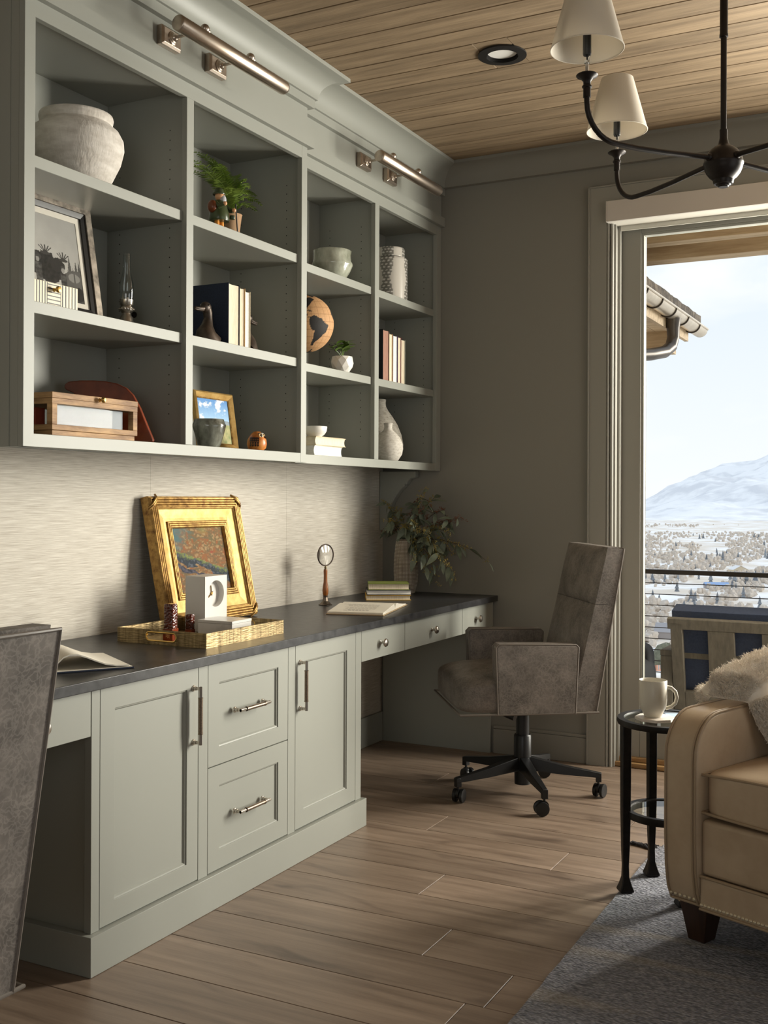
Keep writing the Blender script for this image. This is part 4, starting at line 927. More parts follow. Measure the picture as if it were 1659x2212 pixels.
fp = thing('potted_succulent', 'small leafy plant in a white faceted pot below the globe', 'plant', (0.268, 4.035, S2))
rr = random.Random(11)
fac = MB()
rings = [(0.028, 0.0, 0), (0.044, 0.022, 0.35), (0.049, 0.045, 0), (0.043, 0.068, 0.35)]
vsf = []
for r_, z, o_ in rings: vsf += [(r_ * cos(2 * pi * k / 9 + o_), r_ * sin(2 * pi * k / 9 + o_), z + (rr.uniform(-0.005, 0.005) if 0 < z < 0.06 else 0)) for k in range(9)]
fsf = []
for i in range(3):
    for k in range(9):
        k2 = (k + 1) % 9
        if i % 2 == 0: fsf += [(i * 9 + k, i * 9 + k2, (i + 1) * 9 + k), (i * 9 + k2, (i + 1) * 9 + k2, (i + 1) * 9 + k)]
        else: fsf += [(i * 9 + k, i * 9 + k2, (i + 1) * 9 + k2), (i * 9 + k, (i + 1) * 9 + k2, (i + 1) * 9 + k)]
fsf += [tuple(range(8, -1, -1)), tuple(27 + k for k in range(9))]
part('pot', fac.add(vsf, fsf), WHITEC, fp, world=False)
def leaf_mesh(name, L_, W_, material, bend=0.25, fold=0.15, n=6):
    m = MB(); v = []
    for i in range(n + 1):
        s = i / n; wv = W_ * (sin(pi * s ** 0.85)) * 0.5; zz = -bend * L_ * s * s
        v += [(L_ * s, -wv, zz + fold * wv), (L_ * s, 0, zz), (L_ * s, wv, zz + fold * wv)]
    f = []
    for i in range(n):
        f += [(i * 3, i * 3 + 1, i * 3 + 4, i * 3 + 3), (i * 3 + 1, i * 3 + 2, i * 3 + 5, i * 3 + 4)]
    return m.add(v, f).mesh(name, material, smooth=True, recalc=False)
def place(o, p, d, roll=0.0):
    d = Vector(d).normalized(); q = d.to_track_quat('X', 'Z') @ __import__('mathutils').Quaternion((1, 0, 0), roll)
    o.rotation_euler = q.to_euler(); o.location = p
LEAF2 = mat('jade_leaf', srgb(54, 82, 34), srgb(116, 140, 62), rough=0.35, scale=30)
lm = leaf_mesh('leaf', 0.043, 0.022, LEAF2)
stems = [((-0.006, -0.040, 0.118), 5), ((0.008, 0.006, 0.128), 5), ((0.004, 0.045, 0.135), 4), ((0.010, -0.015, 0.108), 5), ((0.006, 0.024, 0.110), 4), ((-0.01, -0.068, 0.098), 4)]
for (tx, ty, tz), nl in stems:
    part('stem', MB().tube([(0, 0, 0.064), (tx * 0.5, ty * 0.45, 0.064 + (tz - 0.064) * 0.6), (tx, ty, tz)], 0.0016, 6), LEAF2, fp, world=False, smooth=True)
    for k in range(nl + 3):
        o = obj('leaf', lm, fp, world=False); a = 2.4 * k + rr.uniform(-0.3, 0.3)
        s = 1 - 0.065 * k
        place(o, (tx * s, ty * s, 0.064 + (tz - 0.064) * s), (cos(a), sin(a), 0.35 + 0.3 * rr.random()), rr.uniform(-0.4, 0.4))
single('white_bowl', MB().lathe([(0.0001, 0), (0.026, 0), (0.027, 0.003), (0.038, 0.011), (0.046, 0.024), (0.0485, 0.042), (0.0475, 0.0435), (0.046, 0.042), (0.043, 0.025), (0.035, 0.013), (0.0001, 0.006)], 40), WHITEC,
       'small white bowl on the two lying books', 'bowl', loc=(0.255, 3.838, S3 + 0.0783), smooth=True, ang=60)

# ------------------------------------------------------------------ bay 4
jr = thing('lidded_jar', 'straight lidded ceramic jar with grey spotted bands on the top shelf by the window wall', 'jar', (0.205, 4.605, S1))
def jar_col(m, name, prof, parent, fn):
    n = 96; mb = MB(); vs_, cs = [], []
    P2 = []
    for (r0, z0), (r1, z1) in zip(prof[:-1], prof[1:]):
        k = max(1, int(math.hypot(r1 - r0, z1 - z0) / 0.0028))
        P2 += [(r0 + (r1 - r0) * i / k, z0 + (z1 - z0) * i / k) for i in range(k)]
    P2.append(prof[-1])
    for r_, z in P2:
        for i in range(n):
            a = 2 * pi * i / n; vs_.append((r_ * cos(a), r_ * sin(a), z)); c = fn(a, z, r_); cs += [c[0], c[1], c[2], 1]
    fs = [(j * n + i, j * n + (i + 1) % n, (j + 1) * n + (i + 1) % n, (j + 1) * n + i) for j in range(len(P2) - 1) for i in range(n)]
    me = bpy.data.meshes.new(name); me.from_pydata(vs_, [], fs); at_ = me.color_attributes.new('Col', 'FLOAT_COLOR', 'POINT'); at_.data.foreach_set('color', cs)
    me.shade_smooth(); me.set_sharp_from_angle(angle=radians(40)); me.materials.append(m); return obj(name, me, parent, world=False)
JM = vcmat('painted_glaze', 0.25, spec=0.5)
def jcol(a, z, r_):
    base = (0.60, 0.56, 0.50); grey = (0.21, 0.20, 0.175)
    k = ((a + 0.55) % (pi / 2)) - pi / 4
    zz = z / 0.205
    half = 0.20 + 0.22 * abs(cos(pi * min(1, zz) * 1.02)) if z < 0.205 else 0.42
    if abs(k) < half:
        j = int(z / 0.0145); off = 0.0105 if j % 2 else 0.0; i = int((a * 0.081 + off) / 0.021)
        jx, jz, js = [noise.noise(Vector((i * 3.1 + q * 7.7, j * 2.7, q))) for q in range(3)]
        cx, cz = (a * 0.081 + off) % 0.021 - 0.0105 + jx * 0.003, z % 0.0145 - 0.00725 + jz * 0.003
        if (cx / (0.0062 + 0.0025 * js)) ** 2 + (cz / (0.0038 + 0.001 * js)) ** 2 < 1: return (0.66, 0.63, 0.58)
        return grey
    return base
jar_col(JM, 'body', [(0.0001, 0), (0.078, 0), (0.081, 0.004), (0.081, 0.196), (0.078, 0.204), (0.062, 0.208), (0.0001, 0.208)], jr, jcol)
jar_col(JM, 'lid', [(0.066, 0.2085), (0.0675, 0.211), (0.0675, 0.248), (0.064, 0.253), (0.0001, 0.254)], jr, jcol)
SPECK = mat('speckled_stoneware', srgb(150, 142, 130), srgb(186, 180, 168), rough=0.75, scale=60, stretch=(1, 1, 2), bump=0.25, bscale=120, lo=0.3, hi=0.6)
single('stoneware_vase', MB().lathe([(0.0001, 0), (0.075, 0), (0.092, 0.014), (0.112, 0.055), (0.116, 0.085), (0.108, 0.130), (0.088, 0.180), (0.062, 0.222), (0.043, 0.248), (0.033, 0.266), (0.030, 0.285), (0.032, 0.300), (0.030, 0.303), (0.026, 0.298), (0.026, 0.27), (0.0001, 0.25)], 48), SPECK,
       'taller grey stoneware bottle vase behind the smaller one', 'vase', loc=(0.130, 4.640, S3), smooth=True, ang=60, group='stoneware bottle vases')
SPECK2 = mat('pale_stoneware', srgb(176, 168, 156), srgb(206, 200, 190), rough=0.7, scale=60, stretch=(1, 1, 2), bump=0.25, bscale=120, lo=0.3, hi=0.6)
single('stoneware_vase', MB().lathe([(0.0001, 0), (0.040, 0), (0.048, 0.006), (0.066, 0.034), (0.0705, 0.060), (0.068, 0.085), (0.056, 0.112), (0.038, 0.132), (0.022, 0.147), (0.0185, 0.158), (0.019, 0.172), (0.022, 0.178), (0.020, 0.180), (0.016, 0.176), (0.015, 0.16), (0.0001, 0.15)], 48), SPECK2,
       'smaller pale round bottle vase in front on the lowest shelf', 'vase', loc=(0.232, 4.535, S3), smooth=True, ang=60, group='stoneware bottle vases')
# ------------------------------------------------------------------ worktop objects
ZW = 0.760
def ring_profile(w, h, prof, xb=0.0):
    m = MB(); R = lambda t, x: [(x, t, t), (x, w - t, t), (x, w - t, h - t), (x, t, h - t)]
    P = [(prof[0][0], xb)] + list(prof) + [(prof[-1][0], xb)]
    v = []
    for t, x in P: v += R(t, x)
    n = len(P)
    return m.add(v, [(i * 4 + k, i * 4 + (k + 1) % 4, ((i + 1) % n) * 4 + (k + 1) % 4, ((i + 1) % n) * 4 + k) for i in range(n) for k in range(4)])
def ribs(a, b, n, x, hgt):
    p = []
    for k in range(n):
        c = a + (b - a) * (k + 0.5) / n; r_ = (b - a) / n / 2
        p += [(c + r_ * cos(pi - pi * t / 6), x + hgt * sin(pi * t / 6)) for t in range(7)]
    return p
th = 0.208; w, h = 0.552, 0.474; M4 = lean_matrix(th)
pt = thing('gilt_framed_painting', 'large gilt framed autumn landscape painting leaning on the grasscloth wall', 'painting', (0.1045, 3.046, ZW + 0.0005))
part('outer_moulding', tm(ring_profile(w, h, [(0.0, 0.030), (0.003, 0.034)] + ribs(0.004, 0.042, 4, 0.034, 0.007) + [(0.044, 0.033)])), GOLDD, pt, world=False, smooth=True)
part('panel_moulding', tm(ring_profile(w, h, [(0.0441, 0.031), (0.048, 0.027), (0.080, 0.022), (0.092, 0.023)])), GOLD, pt, world=False)
part('inner_moulding', tm(ring_profile(w, h, [(0.0921, 0.026)] + ribs(0.093, 0.116, 3, 0.025, 0.004) + [(0.118, 0.020)])), GOLDD, pt, world=False, smooth=True)
for cy, cz, s in ((0.022, 0.022, 1), (w - 0.022, 0.022, -1), (w - 0.022, h - 0.022, 1), (0.022, h - 0.022, -1)):
    m = MB()
    for dd in (-0.004, 0.004):
        m.tube([(0.030, cy - 0.024, cz + s * (0.024) + dd), (0.044, cy - 0.012, cz + s * 0.012 + dd), (0.046, cy, cz + dd), (0.044, cy + 0.012, cz - s * 0.012 + dd), (0.030, cy + 0.024, cz - s * 0.024 + dd)], 0.0042, 8)
    part('corner_wrap', tm(m), GOLDD, pt, world=False, smooth=True)
part('backing', tm(MB().box(0.0, 0.004, 0.004, w - 0.004, 0.004, h - 0.004)), BLACKC, pt, world=False)
def autumn(u, v):
    n = nz2(u, v, 3.2, 7.7); n2 = nz2(u * 0.8 + v * 0.5, v * 1.5, 9, 2.9); n3 = nz2(u + v, v - u, 16, 5.1)
    c = mix((0.21, 0.105, 0.048), (0.13, 0.095, 0.055), 0.5 + n2 * 1.5)
    c = mix(c, (0.115, 0.105, 0.055), (v - 0.60) * 1.8 + n)
    c = mix(c, (0.25, 0.085, 0.035), (n3 - 0.08) * 1.6)
    c = mix(c, (0.28, 0.19, 0.10), (n2 * n3 * 9 - 0.1))
    c = mix(c, (0.075, 0.135, 0.145), (0.34 - math.hypot(u - 0.06, (v - 0.97) * 0.9)) * 3.0 + n2 * 0.6)
    c = mix(c, (0.30, 0.03, 0.03), (0.05 - math.hypot(u - 0.72, (v - 0.60) * 1.6)) * 14)
    c = mix(c, (0.22, 0.21, 0.08), (0.13 - math.hypot(u - 0.60, v - 0.98)) * 5 + n3 * 0.3)
    top = 0.67 - 0.36 * u + 0.035 * n2; bot = 0.55 - 0.42 * u + 0.06 * n2 - 0.05 * sin(u * 9)
    if bot < v < top:
        k = (top - v) / max(0.01, top - bot)
        c = mix((0.16, 0.19, 0.07), (0.035, 0.042, 0.052), k * 2.4 + n3 * 0.9)
        c = mix(c, (0.09, 0.10, 0.12), (n3 - 0.12) * 2.5)
    t2 = 0.46 - 0.40 * u + 0.05 * n2; b2_ = 0.37 - 0.38 * u + 0.07 * n
    if b2_ < v < t2 and u < 0.75: c = mix((0.030, 0.033, 0.045), (0.09, 0.085, 0.11), 0.4 + n3)
    return c
panel_vc('canvas', w - 0.234, h - 0.234, 150, 120, autumn, OILP, pt, M4 @ Matrix.Translation((0.0145, 0.117, 0.117)))

# tray
tr = thing('brass_tray', 'rectangular aged brass tray with oval handles on the worktop', 'tray', (0.353, 2.953, ZW))
tx0, tx1, ty0, ty1, tz1 = -0.177, 0.177, -0.218, 0.222, 0.047
part('tray_floor', MB().box(tx0, tx1, ty0, ty1, 0.0003, 0.004), AGEDBRASS, tr, world=False)
for xx in (tx0, tx1 - 0.004): part('side_wall', MB().box(xx, xx + 0.004, ty0, ty1, 0.004, tz1), AGEDBRASS, tr, world=False, bevel=0.0006, seg=1)
def plate_hole(inner, c, x0, x1, z0, z1):
    out_ = []
    for p in inner:
        dx, dz = p[0] - c[0], p[1] - c[1]
        s = min(((x1 - c[0]) if dx > 0 else (c[0] - x0)) / max(1e-9, abs(dx)), ((z1 - c[1]) if dz > 0 else (c[1] - z0)) / max(1e-9, abs(dz)))
        out_.append((c[0] + dx * s, c[1] + dz * s))
    for q in ((x1, z1), (x0, z1), (x0, z0), (x1, z0)):
        k = min(range(len(out_)), key=lambda i: math.hypot(out_[i][0] - q[0], out_[i][1] - q[1])); out_[k] = q
    return out_
nn = 40; inner = []
for k in range(nn):
    a = 2 * pi * (k + 0.5) / nn; inner.append((0.0465 * (1 if cos(a) > 0 else -1) + 0.0135 * cos(a), 0.0255 + 0.0135 * sin(a)))
outr = plate_hole(inner, (0, 0.0255), -0.09, 0.09, 0.004, tz1)
for y0 in (ty0, ty1 - 0.004):
    m = MB(); v = [(p[0], yy, p[1]) for yy in (y0, y0 + 0.004) for p in inner + outr]
    f = []
    for k in range(nn):
        k2 = (k + 1) % nn
        f += [(k, k2, nn + k2, nn + k), (2 * nn + k, 2 * nn + k2, 3 * nn + k2, 3 * nn + k), (k, k2, 2 * nn + k2, 2 * nn + k), (nn + k, nn + k2, 3 * nn + k2, 3 * nn + k)]
    m.add(v, f).box(tx0 + 0.004, -0.09, y0, y0 + 0.004, 0.004, tz1).box(0.09, tx1 - 0.004, y0, y0 + 0.004, 0.004, tz1)
    wl_ = part('end_wall', m, AGEDBRASS, tr, world=False)
    obj('handle_rim', MB().tube([(p[0], y0 + 0.002, p[1]) for p in inner], 0.0032, 8, closed=True).mesh('handle_rim', BRASS, smooth=True), wl_)

ck = thing('marble_clock', 'white marble block clock with gold hands standing in the tray', 'clock', (0.252, 3.108, ZW + 0.0042))
nn = 40; yc, zc, rc = 0.0, 0.128, 0.046; hx = 0.042; hy = 0.0635; hz = 0.190
m = MB(); inn = [(yc + rc * cos(2 * pi * (k + 0.5) / nn), zc + rc * sin(2 * pi * (k + 0.5) / nn)) for k in range(nn)]
out_ = []
for k in range(nn):
    a = 2 * pi * (k + 0.5) / nn; ca_, sa = cos(a), sin(a)
    s = min(hy / abs(ca_) if abs(ca_) > 1e-6 else 9, ((hz - zc) if sa > 0 else zc) / abs(sa) if abs(sa) > 1e-6 else 9)
    out_.append((s * ca_, zc + s * sa))
for cy_, cz_ in ((hy, hz), (-hy, hz), (-hy, 0), (hy, 0)):
    k = min(range(nn), key=lambda i: math.hypot(out_[i][0] - cy_, out_[i][1] - cz_)); out_[k] = (cy_, cz_)
v = [(hx, p[0], p[1]) for p in inn] + [(hx, p[0], p[1]) for p in out_] + [(hx - 0.022, p[0], p[1]) for p in inn]
f = [(k, (k + 1) % nn, nn + (k + 1) % nn, nn + k) for k in range(nn)] + [(k, (k + 1) % nn, 2 * nn + (k + 1) % nn, 2 * nn + k) for k in range(nn)] + [tuple(2 * nn + k for k in range(nn))]
m.add(v, f)
m.add([(hx, p[0], p[1]) for p in out_] + [(-hx, p[0], p[1]) for p in out_], [(k, (k + 1) % nn, nn + (k + 1) % nn, nn + k) for k in range(nn)] + [tuple(nn + k for k in range(nn))])
part('block', m, MARBLE, ck, world=False, smooth=True, ang=30)
for nm, ang_, ln, w_ in (('hour_hand', radians(100), 0.028, 0.0021), ('minute_hand', radians(218), 0.036, 0.0019), ('second_hand', radians(38), 0.012, 0.0008)):
    d = Vector((0, cos(ang_), sin(ang_))); q0 = Vector((hx - 0.0195, yc, zc)) - d * 0.008; q1 = Vector((hx - 0.0195, yc, zc)) + d * ln
    part(nm, MB().tube([q0, q1], w_, 4), BRASS, ck, world=False)
part('hub', MB().cyl((hx - 0.0220, yc, zc), (hx - 0.0165, yc, zc), 0.004, n=14), BRASS, ck, world=False, smooth=True)
mbx = thing('marble_box', 'small white marble lidded box in front of the clock', 'box', (0.376, 3.046, ZW + 0.0042), 0.04)
part('body', MB().box(-0.068, 0.068, -0.060, 0.060, 0, 0.040), MARBLE, mbx, world=False, bevel=0.001)
part('lid', MB().box(-0.069, 0.069, -0.061, 0.061, 0.0405, 0.050), MARBLE, mbx, world=False, bevel=0.0012)

CARV = mat('carved_redwood', srgb(48, 16, 10), srgb(104, 40, 22), rough=0.25, scale=60, detail=4, lo=0.3, hi=0.7, coat=0.4)
def stamp(label, loc, w_, hh, plain):
    T = thing('carved_stamp', label, 'stamp', loc, 0.1, group='carved stamps in the tray')
    part('base', MB().box(-w_ / 2, w_ / 2, -w_ / 2, w_ / 2, 0, plain), mat('red_soapstone', srgb(96, 34, 16), srgb(140, 60, 30), rough=0.2, scale=20) if 'red_soapstone' not in bpy.data.materials else bpy.data.materials['red_soapstone'], T, world=False, bevel=0.001)
    def sq(u, v):
        a = 2 * pi * u; c, s = cos(a), sin(a); k = w_ / 2 / max(abs(c), abs(s)) ; k = min(k, w_ / 2 * 1.22)
        z = plain + (hh - plain) * v
        k *= 1 - 0.22 * max(0, noise.noise(Vector((c * k * 180, s * k * 180, z * 170)))) - 0.12 * max(0, noise.noise(Vector((c * k * 420, s * k * 420, z * 400))))
        if v > 0.97: k *= 0.86
        return (c * k, s * k, z)
    m = MB().grid(sq, 48, 44); m.add([sq(i / 48, 1.0) for i in range(48)], [tuple(range(48))])
    part('carving', m, CARV, T, world=False, smooth=True, ang=70)
    return T
s1 = stamp('taller carved dark red stamp at the near end of the tray', (0.336, 2.806, ZW + 0.0042), 0.036, 0.120, 0.040)
stamp('shorter carved dark red stamp beside the marble clock', (0.276, 2.985, ZW + 0.0042), 0.025, 0.066, 0.016)
cu = bpy.data.curves.new('glyph', 'FONT'); cu.body = '\u54cf'; cu.size = 0.017; cu.extrude = 0.0002
go = bpy.data.objects.new('glyph_tmp', cu); COL.objects.link(go)
bpy.context.view_layer.update()
gm_ = bpy.data.meshes.new_from_object(go.evaluated_get(bpy.context.evaluated_depsgraph_get())); bpy.data.objects.remove(go, do_unlink=True)
gm_.materials.clear(); gm_.materials.append(flat('gilt_fill', (206, 150, 90), 0.4))
g_ = obj('engraved_character', gm_, s1, world=False); g_.rotation_euler = (pi / 2, 0, 0); g_.location = (-0.008, -0.0183, 0.012)

# open books
def open_book(label, loc, ang, W_, H_, cover, left, right, loose):
    T = thing('open_book', label, 'book', loc, ang, group='open books on the worktop')
    part('cover', MB().box(-W_ - 0.004, W_ + 0.004, -0.004, H_ + 0.004, 0.0004, 0.0042), cover, T, world=False, bevel=0.0008, seg=1)
    def block(prof, name, sgn):
        top = [(sgn * u, z) for u, z in prof]
        poly = top + ([(sgn * prof[-1][0], 0.0045), (sgn * 0.0005, 0.0045)])
        return part(name, MB().prism(poly, 'y', 0.0, H_), PAGEO, T, world=False, smooth=True, ang=40)
    block(left, 'left_pages', -1)
    if not loose: block(right, 'right_pages', 1)
    else:
        up = [(u, z) for u, z in right]; lo_ = [(u, z - 0.0035) for u, z in reversed(right)]
        part('right_pages', MB().prism(up + lo_, 'y', 0.0, H_), PAGEO, T, world=False, smooth=True, ang=40)
        part('end_leaf', MB().box(0.002, W_, 0.0, H_, 0.0044, 0.0058), PAGEO, T, world=False)
    return T
PAGEO = mat('open_page', srgb(232, 226, 212), srgb(222, 214, 198), rough=0.8, scale=4)
open_book('open navy book with arched pages behind the near grey chair', (0.468, 2.150, ZW), math.atan2(0.843, 0.538), 0.214, 0.255, NAVY,
    [(0.0005, 0.018), (0.03, 0.026), (0.09, 0.026), (0.16, 0.022), (0.205, 0.018), (0.21, 0.014)],
    [(0.002, 0.0115), (0.012, 0.028), (0.028, 0.043), (0.045, 0.049), (0.065, 0.048), (0.09, 0.039), (0.115, 0.028), (0.14, 0.018), (0.17, 0.012), (0.205, 0.0105)], True)
LINEN = flat('linen_cover', (176, 152, 120), 0.7)
ob = open_book('open white book with printed text in front of the stacked books', (0.517, 4.051, ZW), math.atan2(0.968, -0.25), 0.228, 0.229, LINEN,
    [(0.0005, 0.010), (0.008, 0.022), (0.022, 0.028), (0.05, 0.027), (0.10, 0.022), (0.17, 0.016), (0.222, 0.012), (0.226, 0.007)],
    [(0.0005, 0.010), (0.006, 0.020), (0.018, 0.026), (0.04, 0.027), (0.09, 0.020), (0.15, 0.013), (0.21, 0.009), (0.224, 0.006)], False)
tx = MB(); rr = random.Random(4)
def ltop(u):
    P = [(0.0005, 0.010), (0.008, 0.022), (0.022, 0.028), (0.05, 0.027), (0.10, 0.022), (0.17, 0.016), (0.222, 0.012)]
    for (a, za), (b, zb) in zip(P[:-1], P[1:]):
        if a <= u <= b: return za + (zb - za) * (u - a) / (b - a)
    return 0.012
for k in range(9):
    u = 0.055 + k * 0.012; v0 = 0.05
    if k in (4,): continue
    while v0 < (0.17 if k != 0 else 0.2):
        l = rr.uniform(0.006, 0.020)
        z = ltop(u) + 0.0004; z2 = ltop(u + 0.0024) + 0.0004
        tx.add([(-u, v0, z), (-u, v0 + l, z), (-u - 0.0024, v0 + l, z2), (-u - 0.0024, v0, z2)], [(0, 1, 2, 3)]); v0 += l + 0.004
for k in range(2):
    u = 0.168 + 0.014 * k; v0 = 0.07
    while v0 < 0.16:
        l = rr.uniform(0.008, 0.016); z = ltop(u) + 0.0004
        tx.add([(-u, v0, z), (-u, v0 + l, z), (-u - 0.006, v0 + l, ltop(u + 0.006) + 0.0004), (-u - 0.006, v0, ltop(u + 0.006) + 0.0004)], [(0, 1, 2, 3)]); v0 += l + 0.004
part('printed_text', tx, flat('grey_ink', (150, 144, 136), 0.8), ob, world=False)

# magnifier
mg = thing('desk_magnifier', 'standing magnifying glass with turned wooden handle on a metal foot', 'magnifier', (0.150, 4.103, ZW))
part('foot', MB().lathe([(0.0001, 0), (0.030, 0), (0.031, 0.003), (0.024, 0.007), (0.013, 0.018), (0.010, 0.034), (0.011, 0.042), (0.0001, 0.043)], 8), mat('pewter', srgb(120, 108, 96), rough=0.35, metal=0.9), mg, world=False)
part('handle', MB().lathe([(0.0001, 0.042), (0.010, 0.042), (0.0125, 0.050), (0.0135, 0.064), (0.012, 0.080), (0.0085, 0.100), (0.0075, 0.125), (0.0085, 0.148), (0.0075, 0.156), (0.0001, 0.156)], 24), WALNUT, mg, world=False, smooth=True)
part('ferrule', MB().lathe([(0.0055, 0.156), (0.0045, 0.160), (0.006, 0.163), (0.0035, 0.168), (0.004, 0.172)], 16), AGEDBRASS, mg, world=False, smooth=True)
az = radians(-16); nv = Vector((cos(az), sin(az), 0)); tv = Vector((-sin(az), cos(az), 0)); cc = Vector((0, 0, 0.218))
part('rim', MB().tube([cc + tv * 0.046 * cos(2 * pi * k / 48) + Vector((0, 0, 0.046 * sin(2 * pi * k / 48))) for k in range(48)], 0.0032, 10, closed=True), BRONZE, mg, world=False, smooth=True)
LENSG = mat('lens_glass', (1, 1, 1, 1), rough=0.0, trans=1.0, ior=1.45)
part('lens', MB().lathe([(0.0001, -0.0045), (0.022, -0.0035), (0.0435, 0.0), (0.022, 0.0035), (0.0001, 0.0045)], 48, cc, nv.to_track_quat('Z', 'Y').to_matrix()), LENSG, mg, world=False, smooth=True, ang=80)

# eucalyptus vase
ev = thing('vase', 'tall tapered vase with a woven grid texture holding eucalyptus', 'vase', (0.205, 4.785, ZW))
vprof = [(0.0001, 0), (0.038, 0), (0.043, 0.006), (0.056, 0.060), (0.0595, 0.110), (0.058, 0.170), (0.052, 0.235), (0.048, 0.262), (0.049, 0.268), (0.045, 0.268), (0.044, 0.25), (0.05, 0.15), (0.035, 0.01), (0.0001, 0.01)]
WEAVE = mat('woven_ceramic', srgb(104, 90, 76), srgb(132, 118, 102), rough=0.7, scale=20)
part('body', MB().lathe(vprof, 48), WEAVE, ev, world=False, smooth=True)
dm = MB()
def vr(z):
    for (r0, z0), (r1, z1) in zip(vprof[1:7], vprof[2:8]):
        if z0 <= z <= z1: return r0 + (r1 - r0) * (z - z0) / (z1 - z0)
    return 0.05
for j in range(38):
    z = 0.008 + j * 0.0067; R_ = vr(z)
    for k in range(52):
        a = 2 * pi * (k + 0.5 * (j % 2) * 0) / 52; n_ = Vector((cos(a), sin(a), 0)); t_ = Vector((-sin(a), cos(a), 0)); c = n_ * (R_ + 0.0002) + Vector((0, 0, z)); s = 0.0021
        dm.add([c - t_ * s - Vector((0, 0, s)), c + t_ * s - Vector((0, 0, s)), c + t_ * s + Vector((0, 0, s)), c - t_ * s + Vector((0, 0, s)), c + n_ * 0.0016], [(0, 1, 4), (1, 2, 4), (2, 3, 4), (3, 0, 4)])
o = part('woven_bosses', dm, mat('pale_boss', srgb(196, 186, 172), rough=0.6), ev, world=False); o['kind'] = 'stuff'
ec = thing('eucalyptus', 'seeded eucalyptus branches spilling from the woven vase', 'plant', (0.205, 4.785, ZW + 0.2))
EUL = mat('eucalyptus_leaf', srgb(84, 92, 76), srgb(124, 132, 112), rough=0.5, scale=16, rnd=0.25)
EUS = flat('eucalyptus_stem', (74, 58, 40), 0.7); BERG = mat('seed_green', srgb(136, 122, 56), srgb(160, 140, 70), rough=0.5, rnd=0.2); BERR = flat('seed_rust', (110, 66, 42), 0.5)
el = leaf_mesh('leaf', 0.068, 0.024, EUL, bend=0.35, fold=0.1, n=6)
rr = random.Random(21)
O = Vector((0.205, 4.785, ZW))
tips = [((0.085, 4.79, 1.205), 0), ((0.165, 4.76, 1.170), 0), ((0.125, 4.74, 1.115), 0), ((0.300, 4.79, 1.262), 0), ((0.330, 4.76, 1.205), 1), ((0.405, 4.80, 1.175), 1), ((0.500, 4.79, 1.130), 1), ((0.455, 4.75, 1.065), 0), ((0.505, 4.80, 0.985), 0), ((0.445, 4.73, 0.900), 0),
        ((0.395, 4.76, 0.815), 0), ((0.345, 4.73, 0.870), 0), ((0.480, 4.77, 0.850), 0), ((0.615, 4.80, 0.935), 0), ((0.115, 4.74, 1.060), 1), ((0.225, 4.72, 1.090), 0), ((0.290, 4.71, 1.110), 0), ((0.355, 4.70, 1.060), 0), ((0.270, 4.72, 0.985), 0), ((0.425, 4.85, 0.95), 0), ((0.345, 4.83, 1.235), 0), ((0.260, 4.80, 1.215), 1), ((0.450, 4.83, 1.12), 1), ((0.400, 4.72, 0.98), 0), ((0.30, 4.70, 0.93), 0)]
for (tx_, ty_, tz_), rust in tips:
    tip = Vector((tx_, ty_, tz_)); st_ = O + Vector((rr.uniform(-0.02, 0.02), rr.uniform(-0.015, 0.015), 0.24))
    mid = (st_ + tip) * 0.5 + Vector((0, 0, 0.05 + 0.10 * max(0, (1.15 - tz_)) + 0.03 * rr.random()))
    if tz_ < 1.0: mid = Vector((st_.x + (tip.x - st_.x) * 0.62, (st_.y + tip.y) / 2, 1.075 + rr.uniform(-0.03, 0.03)))
    pts = [st_ * (1 - s) ** 2 + mid * 2 * s * (1 - s) + tip * s * s for s in [k / 12 for k in range(13)]]
    pts = [p + Vector((rr.uniform(-1, 1), rr.uniform(-1, 1), rr.uniform(-1, 1))) * 0.003 for p in pts]
    br = part('branch', MB().tube(pts, [0.0018 - 0.0011 * k / 12 for k in range(13)], 6), EUS, ec, smooth=True)
    bm_ = MB()
    for k in range(6, 13):
        if tx_ > 0.58 and k not in (9, 12): continue
        for q in range(3):
            c = pts[k] + Vector((rr.uniform(-1, 1), rr.uniform(-1, 1), rr.uniform(-0.7, 1))) * 0.017
            bm_.tube([pts[k], c], 0.0005, 3, cap=False)
            for e in range(4): bm_.ball(c + Vector((rr.uniform(-1, 1), rr.uniform(-1, 1), rr.uniform(-1, 1))) * 0.006, 0.0021, 5, 4)
    o = obj('seeds', bm_.mesh('seeds', BERR if rust else BERG, smooth=True), br); o['kind'] = 'stuff'
    for k in ((3, 4, 5, 6, 7, 8, 9, 10, 11) if tx_ < 0.58 else (7, 9, 12)):
        if rr.random() < 0.12 and tx_ < 0.58: continue
        o = obj('leaf', el, br)
        T_ = (pts[min(12, k + 1)] - pts[k - 1]).normalized()
        d = T_ * 0.5 + Vector((rr.uniform(-1, 1), rr.uniform(-1, 0.45), rr.uniform(-1.3, 0.25)))
        d = d.normalized()
        L_ = rr.uniform(0.75, 1.25); p0 = pts[k]
        if p0.y + d.y * 0.07 > 4.915: d.y = -abs(d.y)
        if p0.z + d.z * 0.07 < 0.775: d.z = abs(d.z) * 0.3
        o.scale = (L_, L_, L_); place(o, p0, d, rr.uniform(-1.2, 1.2))

